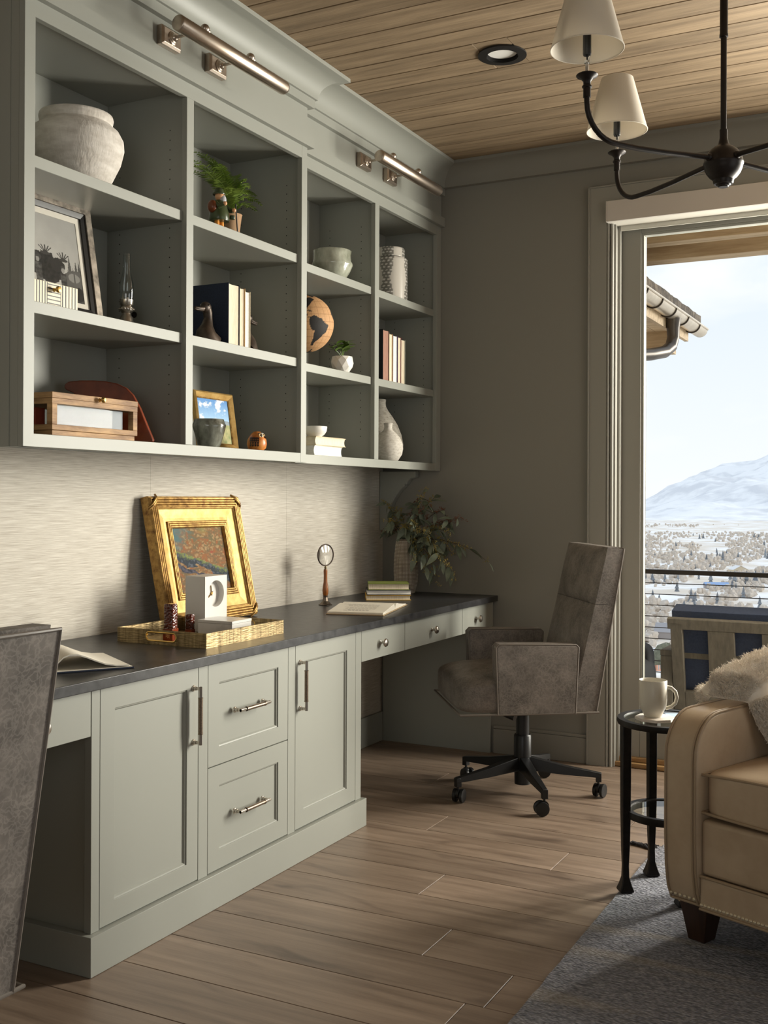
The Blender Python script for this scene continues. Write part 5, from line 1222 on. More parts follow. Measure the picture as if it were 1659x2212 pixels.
# ------------------------------------------------------------------ office chairs
def soft_box(hx_, hy_, hz_, n=10, p=8.0, fn=None, c=(0, 0, 0)):
    """superellipsoid-like cushion: box with rounded edges"""
    m = MB()
    def F(x, y_, z):
        k = (abs(x) ** p + abs(y_) ** p + abs(z) ** p) ** (1 / p); q = Vector((x / k * hx_, y_ / k * hy_, z / k * hz_))
        if fn: q = fn(q)
        return q + Vector(c)
    for ax in range(3):
        for s in (-1, 1):
            def g(u, v, ax=ax, s=s):
                a = [0, 0, 0]; a[ax] = s; a[(ax + 1) % 3] = (2 * u - 1) * s; a[(ax + 2) % 3] = 2 * v - 1
                a = [max(-1, min(1, t)) for t in a]
                for i in range(3):
                    if i != ax: a[i] = math.copysign(abs(a[i]) ** 0.62, a[i])
                return F(*a)
            m.grid(g, n, n)
    return m
def office_chair(label, loc, rz, zoff=0.0, base_rot=0.0):
    T = thing('office_chair', label, 'chair', loc, rz, group='grey leather office chairs')
    W2_ = 0.285; zb = 0.385 + zoff
    A1, A0, FR, RE = 0.186, -0.150, 0.325, -0.232
    P = lambda nm, mb, mt, **k: part(nm, mb, mt, T, world=False, **k)
    # seat: bottom plane, front curved edge, crowned top
    def seatf(q):
        u = q.x / ((FR - RE) / 2); vv = q.y / W2_
        k = max(0.0, min(1.0, (q.z + 0.01) / 0.07)); k = k * k * (3 - 2 * k)
        q.z += k * (0.026 * (1 - vv * vv) - 0.034 * max(0.0, (u - 0.1) / 0.9) ** 2.2)
        return q
    P('seat', soft_box((FR - RE - 0.085) / 2, W2_ - 0.008, 0.068, 18, 7, seatf, ((FR + RE + 0.085) / 2, 0, zb + 0.068)), LEATHER, smooth=True, ang=80)
    wl_ = [(FR - 0.004, -W2_ + 0.004, zb + 0.003), (FR - 0.004, W2_ - 0.004, zb + 0.003), (RE, W2_ - 0.004, zb + 0.003), (RE, -W2_ + 0.004, zb + 0.003)]
    P('seat_welt', MB().tube([Vector(wl_[k]) + (Vector(wl_[(k + 1) % 4]) - Vector(wl_[k])) * (t / 6) for k in range(4) for t in range(6)], 0.0045, 8, closed=True), GREYW, smooth=True)
    # backrest: leaning slab with a horizontal seam
    BH = 0.645; lean = 0.172
    def xf(z, front):       # local z above zb
        base = RE - lean * z
        th_ = 0.118 - 0.035 * (z / BH)
        return base + (th_ if front else 0.0)
    def backpanel(z0, z1, cush, f0, f1):
        n, mrow = 14, 12; m = MB()
        hw = W2_ - 0.028
        xx = lambda z, f: xf(z, False) + (xf(z, True) - xf(z, False)) * f
        def fr(u, v):
            z = z0 + (z1 - z0) * v; e = (1 - (2 * u - 1) ** 8) * (1 - (2 * v - 1) ** 8) if cush else 1.0
            return (xx(z, f1) - (0.014 if cush else 0) + (0.014 if cush else 0) * e + cush * (1 - (2 * u - 1) ** 2) * (1 - (2 * v - 1) ** 2), -hw + 2 * hw * u, zb + z)
        def bk(u, v):
            z = z0 + (z1 - z0) * v
            return (xx(z, f0), hw - 2 * hw * u, zb + z)
        m.grid(fr, n, mrow); m.grid(bk, n, mrow)
        for u, s in ((0.0, 1), (1.0, -1)):
            m.grid(lambda a, b, u=u: tuple(Vector(fr(u, b)) * (1 - a) + Vector(bk(1 - u, b)) * a), 3, mrow)
        for v in (0.0, 1.0):
            m.grid(lambda a, b, v=v: tuple(Vector(fr(a, v)) * (1 - b) + Vector(bk(1 - a, v)) * b), n, 3)
        return m
    P('backrest_shell', backpanel(0.0, BH, 0.0, 0.0, 0.30), LEATHER, smooth=True, ang=50)
    P('backrest_lower', backpanel(0.004, 0.425, 0.012, 0.301, 1.0), LEATHER, smooth=True, ang=50)
    P('backrest_upper', backpanel(0.4262, BH + 0.006, 0.016, 0.301, 1.0), LEATHER, smooth=True, ang=50)
    hw = W2_ - 0.029
    pts = [(xf(z, False) + 0.001, s, zb + z) for z, s in [(BH * t / 10, -hw) for t in range(11)] + [(BH, -hw + 2 * hw * t / 6) for t in range(1, 6)] + [(BH * (1 - t / 10), hw) for t in range(11)]]
    P('back_welt', MB().tube(pts, 0.0042, 8), GREYW, smooth=True)
    for s in (-1, 1):
        yo = s * W2_; yi = s * (W2_ - 0.062)
        za = 0.275
        poly = [(A0 + 0.012, 0.0), (A1 - 0.014, 0.0), (A1 - 0.004, za - 0.012), (A1 - 0.016, za), (A0 + 0.010, za - 0.004), (A0, za - 0.014)]
        a = P('armrest', MB().prism([(x, zb + z) for x, z in poly], 'y', min(yo, yi), max(yo, yi)), LEATHER, bevel=0.007, seg=3)
        for yy in (yo, yi):
            obj('arm_welt', MB().tube([(x, yy - math.copysign(0.003, yy) * (1 if yy == yo else -1), zb + z) for x, z in poly[1:] + poly[:1]], 0.0036, 8).mesh('arm_welt', GREYW, smooth=True), a)
    # mechanism and base
    P('tilt_mechanism', MB().box(-0.09, 0.10, -0.075, 0.075, zb - 0.030, zb - 0.001), BLACKP, bevel=0.006)
    P('lever', MB().cyl((0.05, 0.0, zb - 0.02), (0.110, 0.10, zb - 0.018), 0.006, n=10).cyl((0.125, 0.100, zb - 0.014), (0.070, 0.150, zb - 0.034), 0.017, n=16), BLACKP, smooth=True)
    P('gas_column', MB().cyl((0, 0, 0.230), (0, 0, zb - 0.02), 0.027, n=24), BLACKP, smooth=True)
    P('column_sleeve', MB().lathe([(0.033, 0.045), (0.034, 0.115), (0.036, 0.150), (0.036, 0.245), (0.033, 0.250), (0.0001, 0.250)], 28), BLACKP, smooth=True)
    for k in range(5):
        a = base_rot + 2 * pi * k / 5; d = Vector((cos(a), sin(a), 0)); t_ = Vector((-sin(a), cos(a), 0))
        def sec(r_, z0, z1, w_): return [d * r_ - t_ * w_ + Vector((0, 0, z0)), d * r_ + t_ * w_ + Vector((0, 0, z0)), d * r_ + t_ * w_ * 0.8 + Vector((0, 0, z1)), d * r_ - t_ * w_ * 0.8 + Vector((0, 0, z1))]
        S_ = [sec(0.025, 0.105, 0.160, 0.024), sec(0.17, 0.092, 0.128, 0.019), sec(0.318, 0.084, 0.104, 0.013)]
        v = [p for s_ in S_ for p in s_]
        m = MB().add(v, [(i * 4 + j, i * 4 + (j + 1) % 4, (i + 1) * 4 + (j + 1) % 4, (i + 1) * 4 + j) for i in range(2) for j in range(4)] + [(3, 2, 1, 0), (8, 9, 10, 11)])
        e = d * 0.310
        m.add([e - d * 0.011 - t_ * 0.012 + Vector((0, 0, 0.066)), e + d * 0.012 - t_ * 0.012 + Vector((0, 0, 0.066)), e + d * 0.012 + t_ * 0.012 + Vector((0, 0, 0.066)), e - d * 0.011 + t_ * 0.012 + Vector((0, 0, 0.066)),
               e - d * 0.011 - t_ * 0.012 + Vector((0, 0, 0.100)), e + d * 0.012 - t_ * 0.012 + Vector((0, 0, 0.103)), e + d * 0.012 + t_ * 0.012 + Vector((0, 0, 0.103)), e - d * 0.011 + t_ * 0.012 + Vector((0, 0, 0.100))],
              [(0, 3, 2, 1), (4, 5, 6, 7), (0, 1, 5, 4), (1, 2, 6, 5), (2, 3, 7, 6), (3, 0, 4, 7)])
        P('leg', m, BLACKP, bevel=0.002, seg=2)
        ca2 = a + 1.1 + 0.9 * k; cd_ = Vector((cos(ca2), sin(ca2), 0)); ct = Vector((-sin(ca2), cos(ca2), 0)); c0 = e + cd_ * 0.012 + Vector((0, 0, 0.029))
        cs_ = P('caster', MB().cyl(e + Vector((0, 0, 0.050)), e + Vector((0, 0, 0.072)), 0.005, n=10).tube([c0 - cd_ * 0.010 - ct * 0.006 + Vector((0, 0, 0.010)), c0 - cd_ * 0.010 + ct * 0.006 + Vector((0, 0, 0.010))], 0.019, 16), BLACKP, smooth=True)
        for s in (-1, 1):
            obj('wheel', MB().lathe([(0.0001, -0.009), (0.020, -0.009), (0.027, -0.006), (0.028, 0.0), (0.027, 0.006), (0.020, 0.0075), (0.0001, 0.006)], 24, c0 + ct * s * 0.015, (ct * s).to_track_quat('Z', 'Y').to_matrix()).mesh('wheel', BLACKP, smooth=True), cs_)
    return T
yaw1 = 0.61
office_chair('grey leather office chair drawn up to the desk near the window wall', (0.992, 4.29, 0), pi + yaw1, 0.0, radians(18) - (pi + yaw1))
office_chair('grey leather office chair seen from behind at the left edge', (0.872, 1.148, 0), pi - 0.02, -0.028, 0.4)

# ------------------------------------------------------------------ side table with mug
tb = thing('side_table', 'small round black iron side table with glass top beside the tan chair', 'table', (1.785, 3.425, 0.0))
TZ = 0.545
part('top_ring', MB().lathe([(0.128, TZ - 0.018), (0.151, TZ - 0.018), (0.154, TZ - 0.010), (0.152, TZ), (0.132, TZ), (0.130, TZ - 0.006), (0.128, TZ - 0.006), (0.128, TZ - 0.018)], 56), BLACKM, tb, world=False, smooth=True)
TG = glassmat('table_glass', (0.90, 0.94, 0.93, 1), ior=1.5)
part('glass_top', MB().lathe([(0.0001, TZ - 0.008), (0.131, TZ - 0.008), (0.131, TZ - 0.002), (0.0001, TZ - 0.002)], 56), TG, tb, world=False)
part('lower_ring', MB().lathe([(0.108, 0.240), (0.128, 0.240), (0.130, 0.250), (0.128, 0.262), (0.112, 0.262), (0.108, 0.252), (0.108, 0.240)], 56), BLACKM, tb, world=False, smooth=True)
part('glass_shelf', MB().lathe([(0.0001, 0.253), (0.111, 0.253), (0.111, 0.259), (0.0001, 0.259)], 56), TG, tb, world=False)
for k in range(4):
    a = radians(214) + k * pi / 2; d = Vector((cos(a), sin(a), 0)) * 0.133; t_ = Vector((-sin(a), cos(a), 0)); u_ = d.normalized()
    v = []; zs = [(0.0, 0.021), (0.006, 0.022), (0.020, 0.017), (0.045, 0.0105), (0.080, 0.0095), (0.14, 0.0115), (0.25, 0.0135), (TZ - 0.018, 0.0145)]
    for z, r_ in zs: v += [d + u_ * r_ + t_ * r_ + Vector((0, 0, z + 0.012)), d - u_ * r_ + t_ * r_ + Vector((0, 0, z + 0.012)), d - u_ * r_ - t_ * r_ + Vector((0, 0, z + 0.012)), d + u_ * r_ - t_ * r_ + Vector((0, 0, z + 0.012))]
    n = len(zs); v = [p if p.z < TZ - 0.019 else Vector((p.x, p.y, TZ - 0.0185)) for p in v]
    part('leg', MB().add(v, [(i * 4 + j, i * 4 + (j + 1) % 4, (i + 1) * 4 + (j + 1) % 4, (i + 1) * 4 + j) for i in range(n - 1) for j in range(4)] + [(3, 2, 1, 0), tuple((n - 1) * 4 + j for j in range(4))]), BLACKM, tb, world=False, bevel=0.003)
hexp = [(0.062 * cos(2 * pi * k / 8 + 0.3), 0.062 * sin(2 * pi * k / 8 + 0.3)) for k in range(8)]
single('coaster', MB().prism(hexp, 'z', 0, 0.009), mat('alabaster', srgb(226, 212, 198), srgb(236, 228, 218), rough=0.35, scale=20), 'pale stone octagonal coaster under the mug', 'coaster', loc=(1.757, 3.385, TZ + 0.0005), bevel=0.0015)
mug = thing('mug', 'cream stoneware mug on the coaster', 'mug', (1.750, 3.385, TZ + 0.0098), 0.0)
MUGM = mat('cream_glaze', srgb(206, 200, 186), rough=0.38)
part('cup', MB().lathe([(0.0001, 0), (0.026, 0), (0.027, 0.003), (0.030, 0.010), (0.040, 0.030), (0.0425, 0.050), (0.043, 0.112), (0.0415, 0.1135), (0.040, 0.112), (0.0395, 0.05), (0.036, 0.03), (0.0001, 0.012)], 48), MUGM, mug, world=False, smooth=True, ang=60)
ha = radians(20)
hp = [(0.0405, 0.092), (0.055, 0.090), (0.068, 0.078), (0.0725, 0.060), (0.068, 0.043), (0.055, 0.031), (0.038, 0.026)]
part('handle', MB().tube([(r_ * cos(ha), r_ * sin(ha), z) for r_, z in hp], [0.0065, 0.0055, 0.0055, 0.0055, 0.0055, 0.0055, 0.006], 12), MUGM, mug, world=False, smooth=True, ang=60)
single('booklet', MB().box(-0.055, 0.055, -0.04, 0.04, 0, 0.004), flat('pale_blue_print', (176, 198, 222), 0.3), 'pale blue booklet on the side table behind the mug', 'booklet', loc=(1.832, 3.470, TZ + 0.0005), rz=0.5)
# ------------------------------------------------------------------ tan leather chair
SA = radians(-22)
sf = thing('leather_armchair', 'tan leather armchair with nailhead trim and dark tapered legs on the rug', 'armchair', (1.868, 3.030, 0.012), SA)
P = lambda nm, mb, mt, **k: part(nm, mb, mt, sf, world=False, **k)
AW, SWD, DEP = 0.102, 0.62, 0.88
prof = [(0.030, 0.116), (0.014, 0.150), (0.004, 0.21), (0.0, 0.30), (0.0, 0.50)] + [(0.115 - 0.115 * cos(t * pi / 16), 0.510 + 0.118 * sin(t * pi / 16)) for t in range(1, 9)] + [(0.25, 0.631), (0.50, 0.628), (DEP - 0.06, 0.618), (DEP - 0.02, 0.60), (DEP, 0.56), (DEP - 0.01, 0.116)]
for x0, nm in ((0.0, 'left'), (AW + SWD, 'right')):
    def bul(m):
        out = []
        for (x, y_, z) in m.v:
            out.append((x, y_, z))
        m.v = out; return m
    a = P('arm', bul(MB().prism(prof, 'x', x0, x0 + AW)), TAN, bevel=0.010, seg=3, smooth=True, ang=20)
    for xx in (x0 + 0.004, x0 + AW - 0.004, x0 + AW - 0.013 if x0 == 0 else x0 + 0.013):
        obj('arm_welt', MB().tube([(xx, y_ - 0.001 if i < 5 else y_ - 0.001, z + (0.001 if i >= 5 else 0)) for i, (y_, z) in enumerate(prof[:16])], 0.0035, 8).mesh('arm_welt', TANW, smooth=True), a)
def cushf(q):
    u = q.x / (SWD / 2); v = (q.y) / 0.35
    if q.z > 0: q.z += 0.030 * (1 - u * u) * (1 - 0.6 * v * v)
    else: q.z -= 0.004 * (1 - u * u)
    if q.y < -0.3: q.y -= 0.010 * (1 - u * u)
    return q
P('seat_cushion', soft_box(SWD / 2 + 0.004, 0.350, 0.060, 16, 14, cushf, (AW + SWD / 2, 0.375, 0.420)), TAN, smooth=True, ang=60)
def loop(z, off):
    xs0, xs1, ya, yb = AW - 0.002, AW + SWD + 0.002, 0.024, 0.72
    p = []
    for k in range(20):
        u = -1 + 2 * k / 19; p.append((AW + SWD / 2 + u * (SWD / 2 - 0.002), ya - 0.008 * (1 - u * u), z + off * (1 - u * u)))
    for k in range(1, 8): p.append((xs1 - 0.006, ya + (yb - ya) * k / 8, z))
    for k in range(8, 0, -1): p.append((xs0 + 0.006, ya + (yb - ya) * k / 8, z))
    return p
P('cushion_welt', MB().tube(loop(0.472, 0.012), 0.0042, 8, closed=True), TANW, smooth=True)
P('cushion_welt', MB().tube(loop(0.370, -0.004), 0.0042, 8, closed=True), TANW, smooth=True)
P('front_rail', MB().box(AW + 0.001, AW + SWD - 0.001, 0.020, 0.10, 0.202, 0.352), TAN, bevel=0.012, seg=3)
P('lower_rail', MB().box(AW + 0.001, AW + SWD - 0.001, 0.014, 0.10, 0.112, 0.198), TAN, bevel=0.006, seg=2)
P('rail_welt', MB().tube([(AW + 0.002, 0.015, 0.200), (AW + SWD - 0.002, 0.015, 0.200)], 0.0045, 8), TANW, smooth=True)
P('bottom_welt', MB().tube([(AW + 0.002, 0.013, 0.113), (AW + SWD - 0.002, 0.013, 0.113)], 0.004, 8).tube([(0.002, 0.030, 0.115), (AW - 0.002, 0.030, 0.115)], 0.004, 8), TANW, smooth=True)
P('side_rails', MB().box(0.006, AW - 0.006, 0.06, DEP - 0.02, 0.095, 0.118).box(AW + SWD + 0.006, AW * 2 + SWD - 0.006, 0.06, DEP - 0.02, 0.095, 0.118), TAN)
P('deck', MB().box(AW, AW + SWD, 0.10, DEP - 0.05, 0.12, 0.355), TAN)
P('backrest', soft_box(SWD / 2 + 0.06, 0.085, 0.30, 12, 8, None, (AW + SWD / 2, DEP - 0.10, 0.62)), TAN, smooth=True, ang=60)
nail = MB().lathe([(0.0052, 0.0), (0.0048, 0.0016), (0.003, 0.0030), (0.0001, 0.0036)], 12).mesh('nailhead', mat('antique_nail', srgb(206, 192, 166), rough=0.35, metal=0.5), smooth=True, ang=80)
def nails(y_, z, x0, x1, st):
    x = x0
    while x < x1:
        o = obj('nailhead', nail, sf, world=False); o.location = (x, y_, z); o.rotation_euler = (pi / 2, 0, 0); x += st
nails(0.0140, 0.124, AW + 0.008, AW + SWD - 0.004, 0.0112)
nails(0.0215, 0.130, 0.008, AW - 0.010, 0.0148)
for cx_, cy_ in ((0.062, 0.088), (2 * AW + SWD - 0.062, 0.088), (0.062, DEP - 0.07), (2 * AW + SWD - 0.062, DEP - 0.07)):
    h0, h1 = 0.026, 0.044
    P('leg', MB().hexa([(cx_ - h0, cy_ - h0, 0), (cx_ + h0, cy_ - h0, 0), (cx_ + h0, cy_ + h0, 0), (cx_ - h0, cy_ + h0, 0)], [(cx_ - h1, cy_ - h1, 0.111), (cx_ + h1, cy_ - h1, 0.111), (cx_ + h1, cy_ + h1, 0.111), (cx_ - h1, cy_ + h1, 0.111)]), DARKWOOD, bevel=0.002)

# throw draped over the arm
tw = thing('throw_blanket', 'fluffy cream throw draped over the arm of the tan chair', 'blanket', (2.07, 3.42, 0.64), SA)
FUR = mat('cream_fleece', srgb(222, 210, 194), srgb(236, 228, 216), rough=0.95, scale=20, sheen=0.3)
Mi = (Matrix.Translation((1.868, 3.030, 0.012)) @ Matrix.Rotation(SA, 4, 'Z')); Mt = Matrix.Translation((2.07, 3.42, 0.64)) @ Matrix.Rotation(SA, 4, 'Z')
Mrel = Mt.inverted() @ Mi
rr = random.Random(9)
def drape(u, v, lift=0.0):
    # u across the arm (0 outer side .. 1 down the inner side), v from the front edge backwards along the arm
    u = 0.07 + 0.93 * u
    s = u * 0.56
    yv = 0.224 + 0.014 * min(1.0, u * 2.5) + 0.100 * max(0.0, (u - 0.34) / 0.66) + 0.46 * v
    if s < 0.06: x, z, nrm = -0.006, 0.580 + s, Vector((-1, 0, 0.3))
    elif s < 0.18:
        t = (s - 0.06) / 0.12; x, z = -0.006 + t * (AW + 0.012), 0.640; a = pi * (1.1 - t * 0.85) * 0.5 + 0.25; nrm = Vector((cos(a) * 0.6, 0, 1))
    else:
        t = (s - 0.18) / 0.38; x, z, nrm = AW + 0.008 + 0.075 * t * t, 0.640 - 0.20 * t, Vector((0.9, 0, 0.45))
    top = max(0.0, 1 - abs(s - 0.13) / 0.16)
    rise = min(1.0, v * 3.2) ** 0.6
    hgt = 0.004 + 0.016 * min(1.0, v * 30) + 0.085 * top * rise + 0.022 * rise + 0.016 * max(0, sin(v * 15 + u * 3.0)) * rise + 0.008 * sin(u * 19 + v * 5) * rise
    p = Vector((x, yv, z)) + nrm.normalized() * (hgt + lift)
    return Mrel @ p
m = MB().grid(lambda u, v: drape(u, v), 40, 34)
part('fabric', m, FUR, tw, world=False, smooth=True, recalc=False)
pm = MB(); pv, pf_ = [], []
for k in range(34000):
    u, v = rr.random(), rr.random() ** 1.8
    if k < 7000: v = rr.random() * 0.10
    p = drape(u, v); q = drape(u, v, 0.01); nrm = (q - p).normalized()
    d = (nrm + Vector((rr.uniform(-1, 1), rr.uniform(-1, 1), rr.uniform(-1, 0.6))) * 0.75).normalized()
    if k < 7000: d = (d + Vector((0, -0.5, -0.3))).normalized()
    L_ = rr.uniform(0.009, 0.019); sd_ = d.orthogonal().normalized() * 0.0011
    sd_.rotate(__import__('mathutils').Quaternion(d, rr.uniform(0, 6.28)))
    md = p + d * L_ * 0.55 + sd_ * rr.uniform(-2, 2); e = p + d * L_ + Vector((rr.uniform(-1, 1), rr.uniform(-1, 1), rr.uniform(-1.5, 0.3))) * 0.004
    o_ = len(pv); pv += [tuple(p - sd_), tuple(p + sd_), tuple(md + sd_ * 0.8), tuple(md - sd_ * 0.8), tuple(e)]
    pf_ += [(o_, o_ + 1, o_ + 2, o_ + 3), (o_ + 3, o_ + 2, o_ + 4)]
me = bpy.data.meshes.new('pile'); me.from_pydata(pv, [], pf_); me.materials.append(FUR)
o = obj('pile', me, tw, world=False); o['kind'] = 'stuff'

# ------------------------------------------------------------------ rug
RUG = mat('woven_wool', srgb(104, 106, 116), srgb(186, 186, 190), rough=0.95, scale=9, stretch=(3.2, 16, 1), detail=6, lo=0.3, hi=0.7)
t, p = nodes_of(RUG)
tcn = N(t, 'ShaderNodeTexCoord'); m1 = N(t, 'ShaderNodeMapping'); m1.inputs['Scale'].default_value = (95, 190, 1); m1.inputs['Rotation'].default_value = (0, 0, 0.5)
vo = N(t, 'ShaderNodeTexVoronoi'); vo.inputs['Scale'].default_value = 1.0
t.links.new(tcn.outputs['Object'], m1.inputs[0]); t.links.new(m1.outputs[0], vo.inputs['Vector'])
bpn = N(t, 'ShaderNodeBump'); bpn.invert = True; bpn.inputs['Strength'].default_value = 1.0; bpn.inputs['Distance'].default_value = 0.006
t.links.new(vo.outputs['Distance'], bpn.inputs['Height']); t.links.new(bpn.outputs[0], p.inputs['Normal'])
old = p.inputs['Base Color'].links[0].from_socket
mxr = N(t, 'ShaderNodeMixRGB', blend_type='MULTIPLY'); mxr.inputs['Fac'].default_value = 0.75
rmp = N(t, 'ShaderNodeValToRGB'); rmp.color_ramp.elements[0].color = (1.15, 1.15, 1.2, 1); rmp.color_ramp.elements[1].color = (0.30, 0.30, 0.33, 1); rmp.color_ramp.elements[1].position = 0.75
t.links.new(vo.outputs['Distance'], rmp.inputs[0]); t.links.new(old, mxr.inputs['Color1']); t.links.new(rmp.outputs[0], mxr.inputs['Color2'])
wv = N(t, 'ShaderNodeTexNoise'); wv.inputs['Scale'].default_value = 1.0; wm = N(t, 'ShaderNodeMapping'); wm.inputs['Scale'].default_value = (0.5, 5.5, 1)
t.links.new(tcn.outputs['Object'], wm.inputs[0]); t.links.new(wm.outputs[0], wv.inputs['Vector'])
wr_ = N(t, 'ShaderNodeValToRGB'); wr_.color_ramp.elements[0].position = 0.56; wr_.color_ramp.elements[1].position = 0.62; wr_.color_ramp.elements[1].color = (0.22, 0.22, 0.22, 1)
mxs_ = N(t, 'ShaderNodeMixRGB'); mxs_.inputs['Color2'].default_value = srgb(190, 176, 150)
t.links.new(wv.outputs[0], wr_.inputs[0]); t.links.new(wr_.outputs[0], mxs_.inputs['Fac']); t.links.new(mxr.outputs[0], mxs_.inputs['Color1']); t.links.new(mxs_.outputs[0], p.inputs['Base Color'])
rg = thing('rug', 'blue grey woven wool rug under the tan armchair', 'rug', (2.9, 2.2, 0))
nx_, ny_ = 40, 120
def rugtop(u, v):
    x = 1.658 + 2.5 * u; y_ = 0.5 + 3.345 * v
    if u == 0: x += 0.004 * noise.noise(Vector((0, y_ * 14, 0)))
    return (x, y_, 0.0105 + 0.0012 * noise.noise(Vector((x * 30, y_ * 30, 0))))
m = MB().grid(rugtop, nx_, ny_)
edge = [rugtop(0, j / ny_) for j in range(ny_ + 1)] + [rugtop(i / nx_, 1) for i in range(1, nx_ + 1)] + [rugtop(1, 1 - j / ny_) for j in range(1, ny_ + 1)] + [rugtop(1 - i / nx_, 0) for i in range(1, nx_)]
ne = len(edge)
m.add(list(edge) + [(x, y_, 0.0006) for x, y_, z in edge], [(k, (k + 1) % ne, ne + (k + 1) % ne, ne + k) for k in range(ne)])
part('field', m, RUG, rg, smooth=True)
rr = random.Random(2); tm_ = MB()
for k in range(9):
    y0 = 3.845 - 0.004 * k; pts = []
    L_ = 0.085 + 0.02 * rr.random()
    for i in range(7): s = i / 6; pts.append((1.662 - s * L_, y0 + 0.006 * k * s + 0.008 * sin(s * 9 + k) , 0.007 + 0.004 * sin(s * 12 + k)))
    tm_.tube(pts, 0.0035, 6)
part('tassel', tm_, flat('dark_wool', (62, 60, 62), 0.95), rg, smooth=True)
for k in range(60):
    x0 = 1.675 + k * 0.0415
    part('fringe_knot', MB().tube([(x0, 3.845, 0.006), (x0 + 0.004 * sin(k), 3.862, 0.007), (x0 + 0.006 * sin(k * 2.1), 3.882, 0.004)], [0.0045, 0.0055, 0.003], 6), flat('grey_fringe', (110, 108, 108), 0.95) if k == 0 else bpy.data.materials['grey_fringe'], rg, smooth=True)

# ------------------------------------------------------------------ chandelier
HB = Vector((1.971, 3.303, 2.215))
ch = thing('chandelier', 'black iron four-arm chandelier with white cone shades', 'chandelier', (HB.x, HB.y, HB.z))
IRON = mat('oil_rubbed_iron', srgb(26, 22, 20), srgb(40, 33, 30), rough=0.42, metal=0.5, scale=12)
part('hub', MB().lathe([(0.0001, -0.069), (0.014, -0.069), (0.016, -0.066), (0.019, -0.065), (0.021, -0.061), (0.027, -0.060), (0.029, -0.055)] + [(0.056 * cos(radians(a)), 0.056 * sin(radians(a))) for a in (-58, -45, -30, -15, -6)] + [(0.0575, -0.003), (0.0575, 0.003)] + [(0.056 * cos(radians(a)), 0.056 * sin(radians(a))) for a in (6, 15, 30, 45, 60, 70)] + [(0.016, 0.058), (0.0115, 0.075), (0.0115, 0.10), (0.0001, 0.10)], 48), IRON, ch, world=False, smooth=True, ang=35)
part('stem', MB().cyl((0, 0, 0.095), (0, 0, 0.42), 0.0088, n=20), IRON, ch, world=False, smooth=True)
part('stem_sleeve', MB().lathe([(0.0088, 0.372), (0.0125, 0.373), (0.0125, 0.380), (0.0115, 0.384), (0.0115, ZC - HB.z - 0.02)], 20, cap=False), IRON, ch, world=False, smooth=True)
part('ceiling_canopy', MB().lathe([(0.0115, ZC - HB.z - 0.03), (0.062, ZC - HB.z - 0.022), (0.065, ZC - HB.z - 0.002), (0.0001, ZC - HB.z - 0.002)], 40), IRON, ch, world=False, smooth=True)
LIN = mat('linen_shade', srgb(226, 219, 206), rough=0.8, bump=0.1, bscale=300, sss=0.0)
t, p = nodes_of(LIN)
p.inputs['Transmission Weight'].default_value = 0.0
tl = N(t, 'ShaderNodeBsdfTranslucent'); tl.inputs['Color'].default_value = srgb(236, 228, 214); ms = N(t, 'ShaderNodeMixShader'); ms.inputs[0].default_value = 0.28
out = [n for n in t.nodes if n.type == 'OUTPUT_MATERIAL'][0]
t.links.new(p.outputs[0], ms.inputs[1]); t.links.new(tl.outputs[0], ms.inputs[2]); t.links.new(ms.outputs[0], out.inputs[0])
STEEL = mat('bright_steel', srgb(190, 190, 190), rough=0.25, metal=1.0)
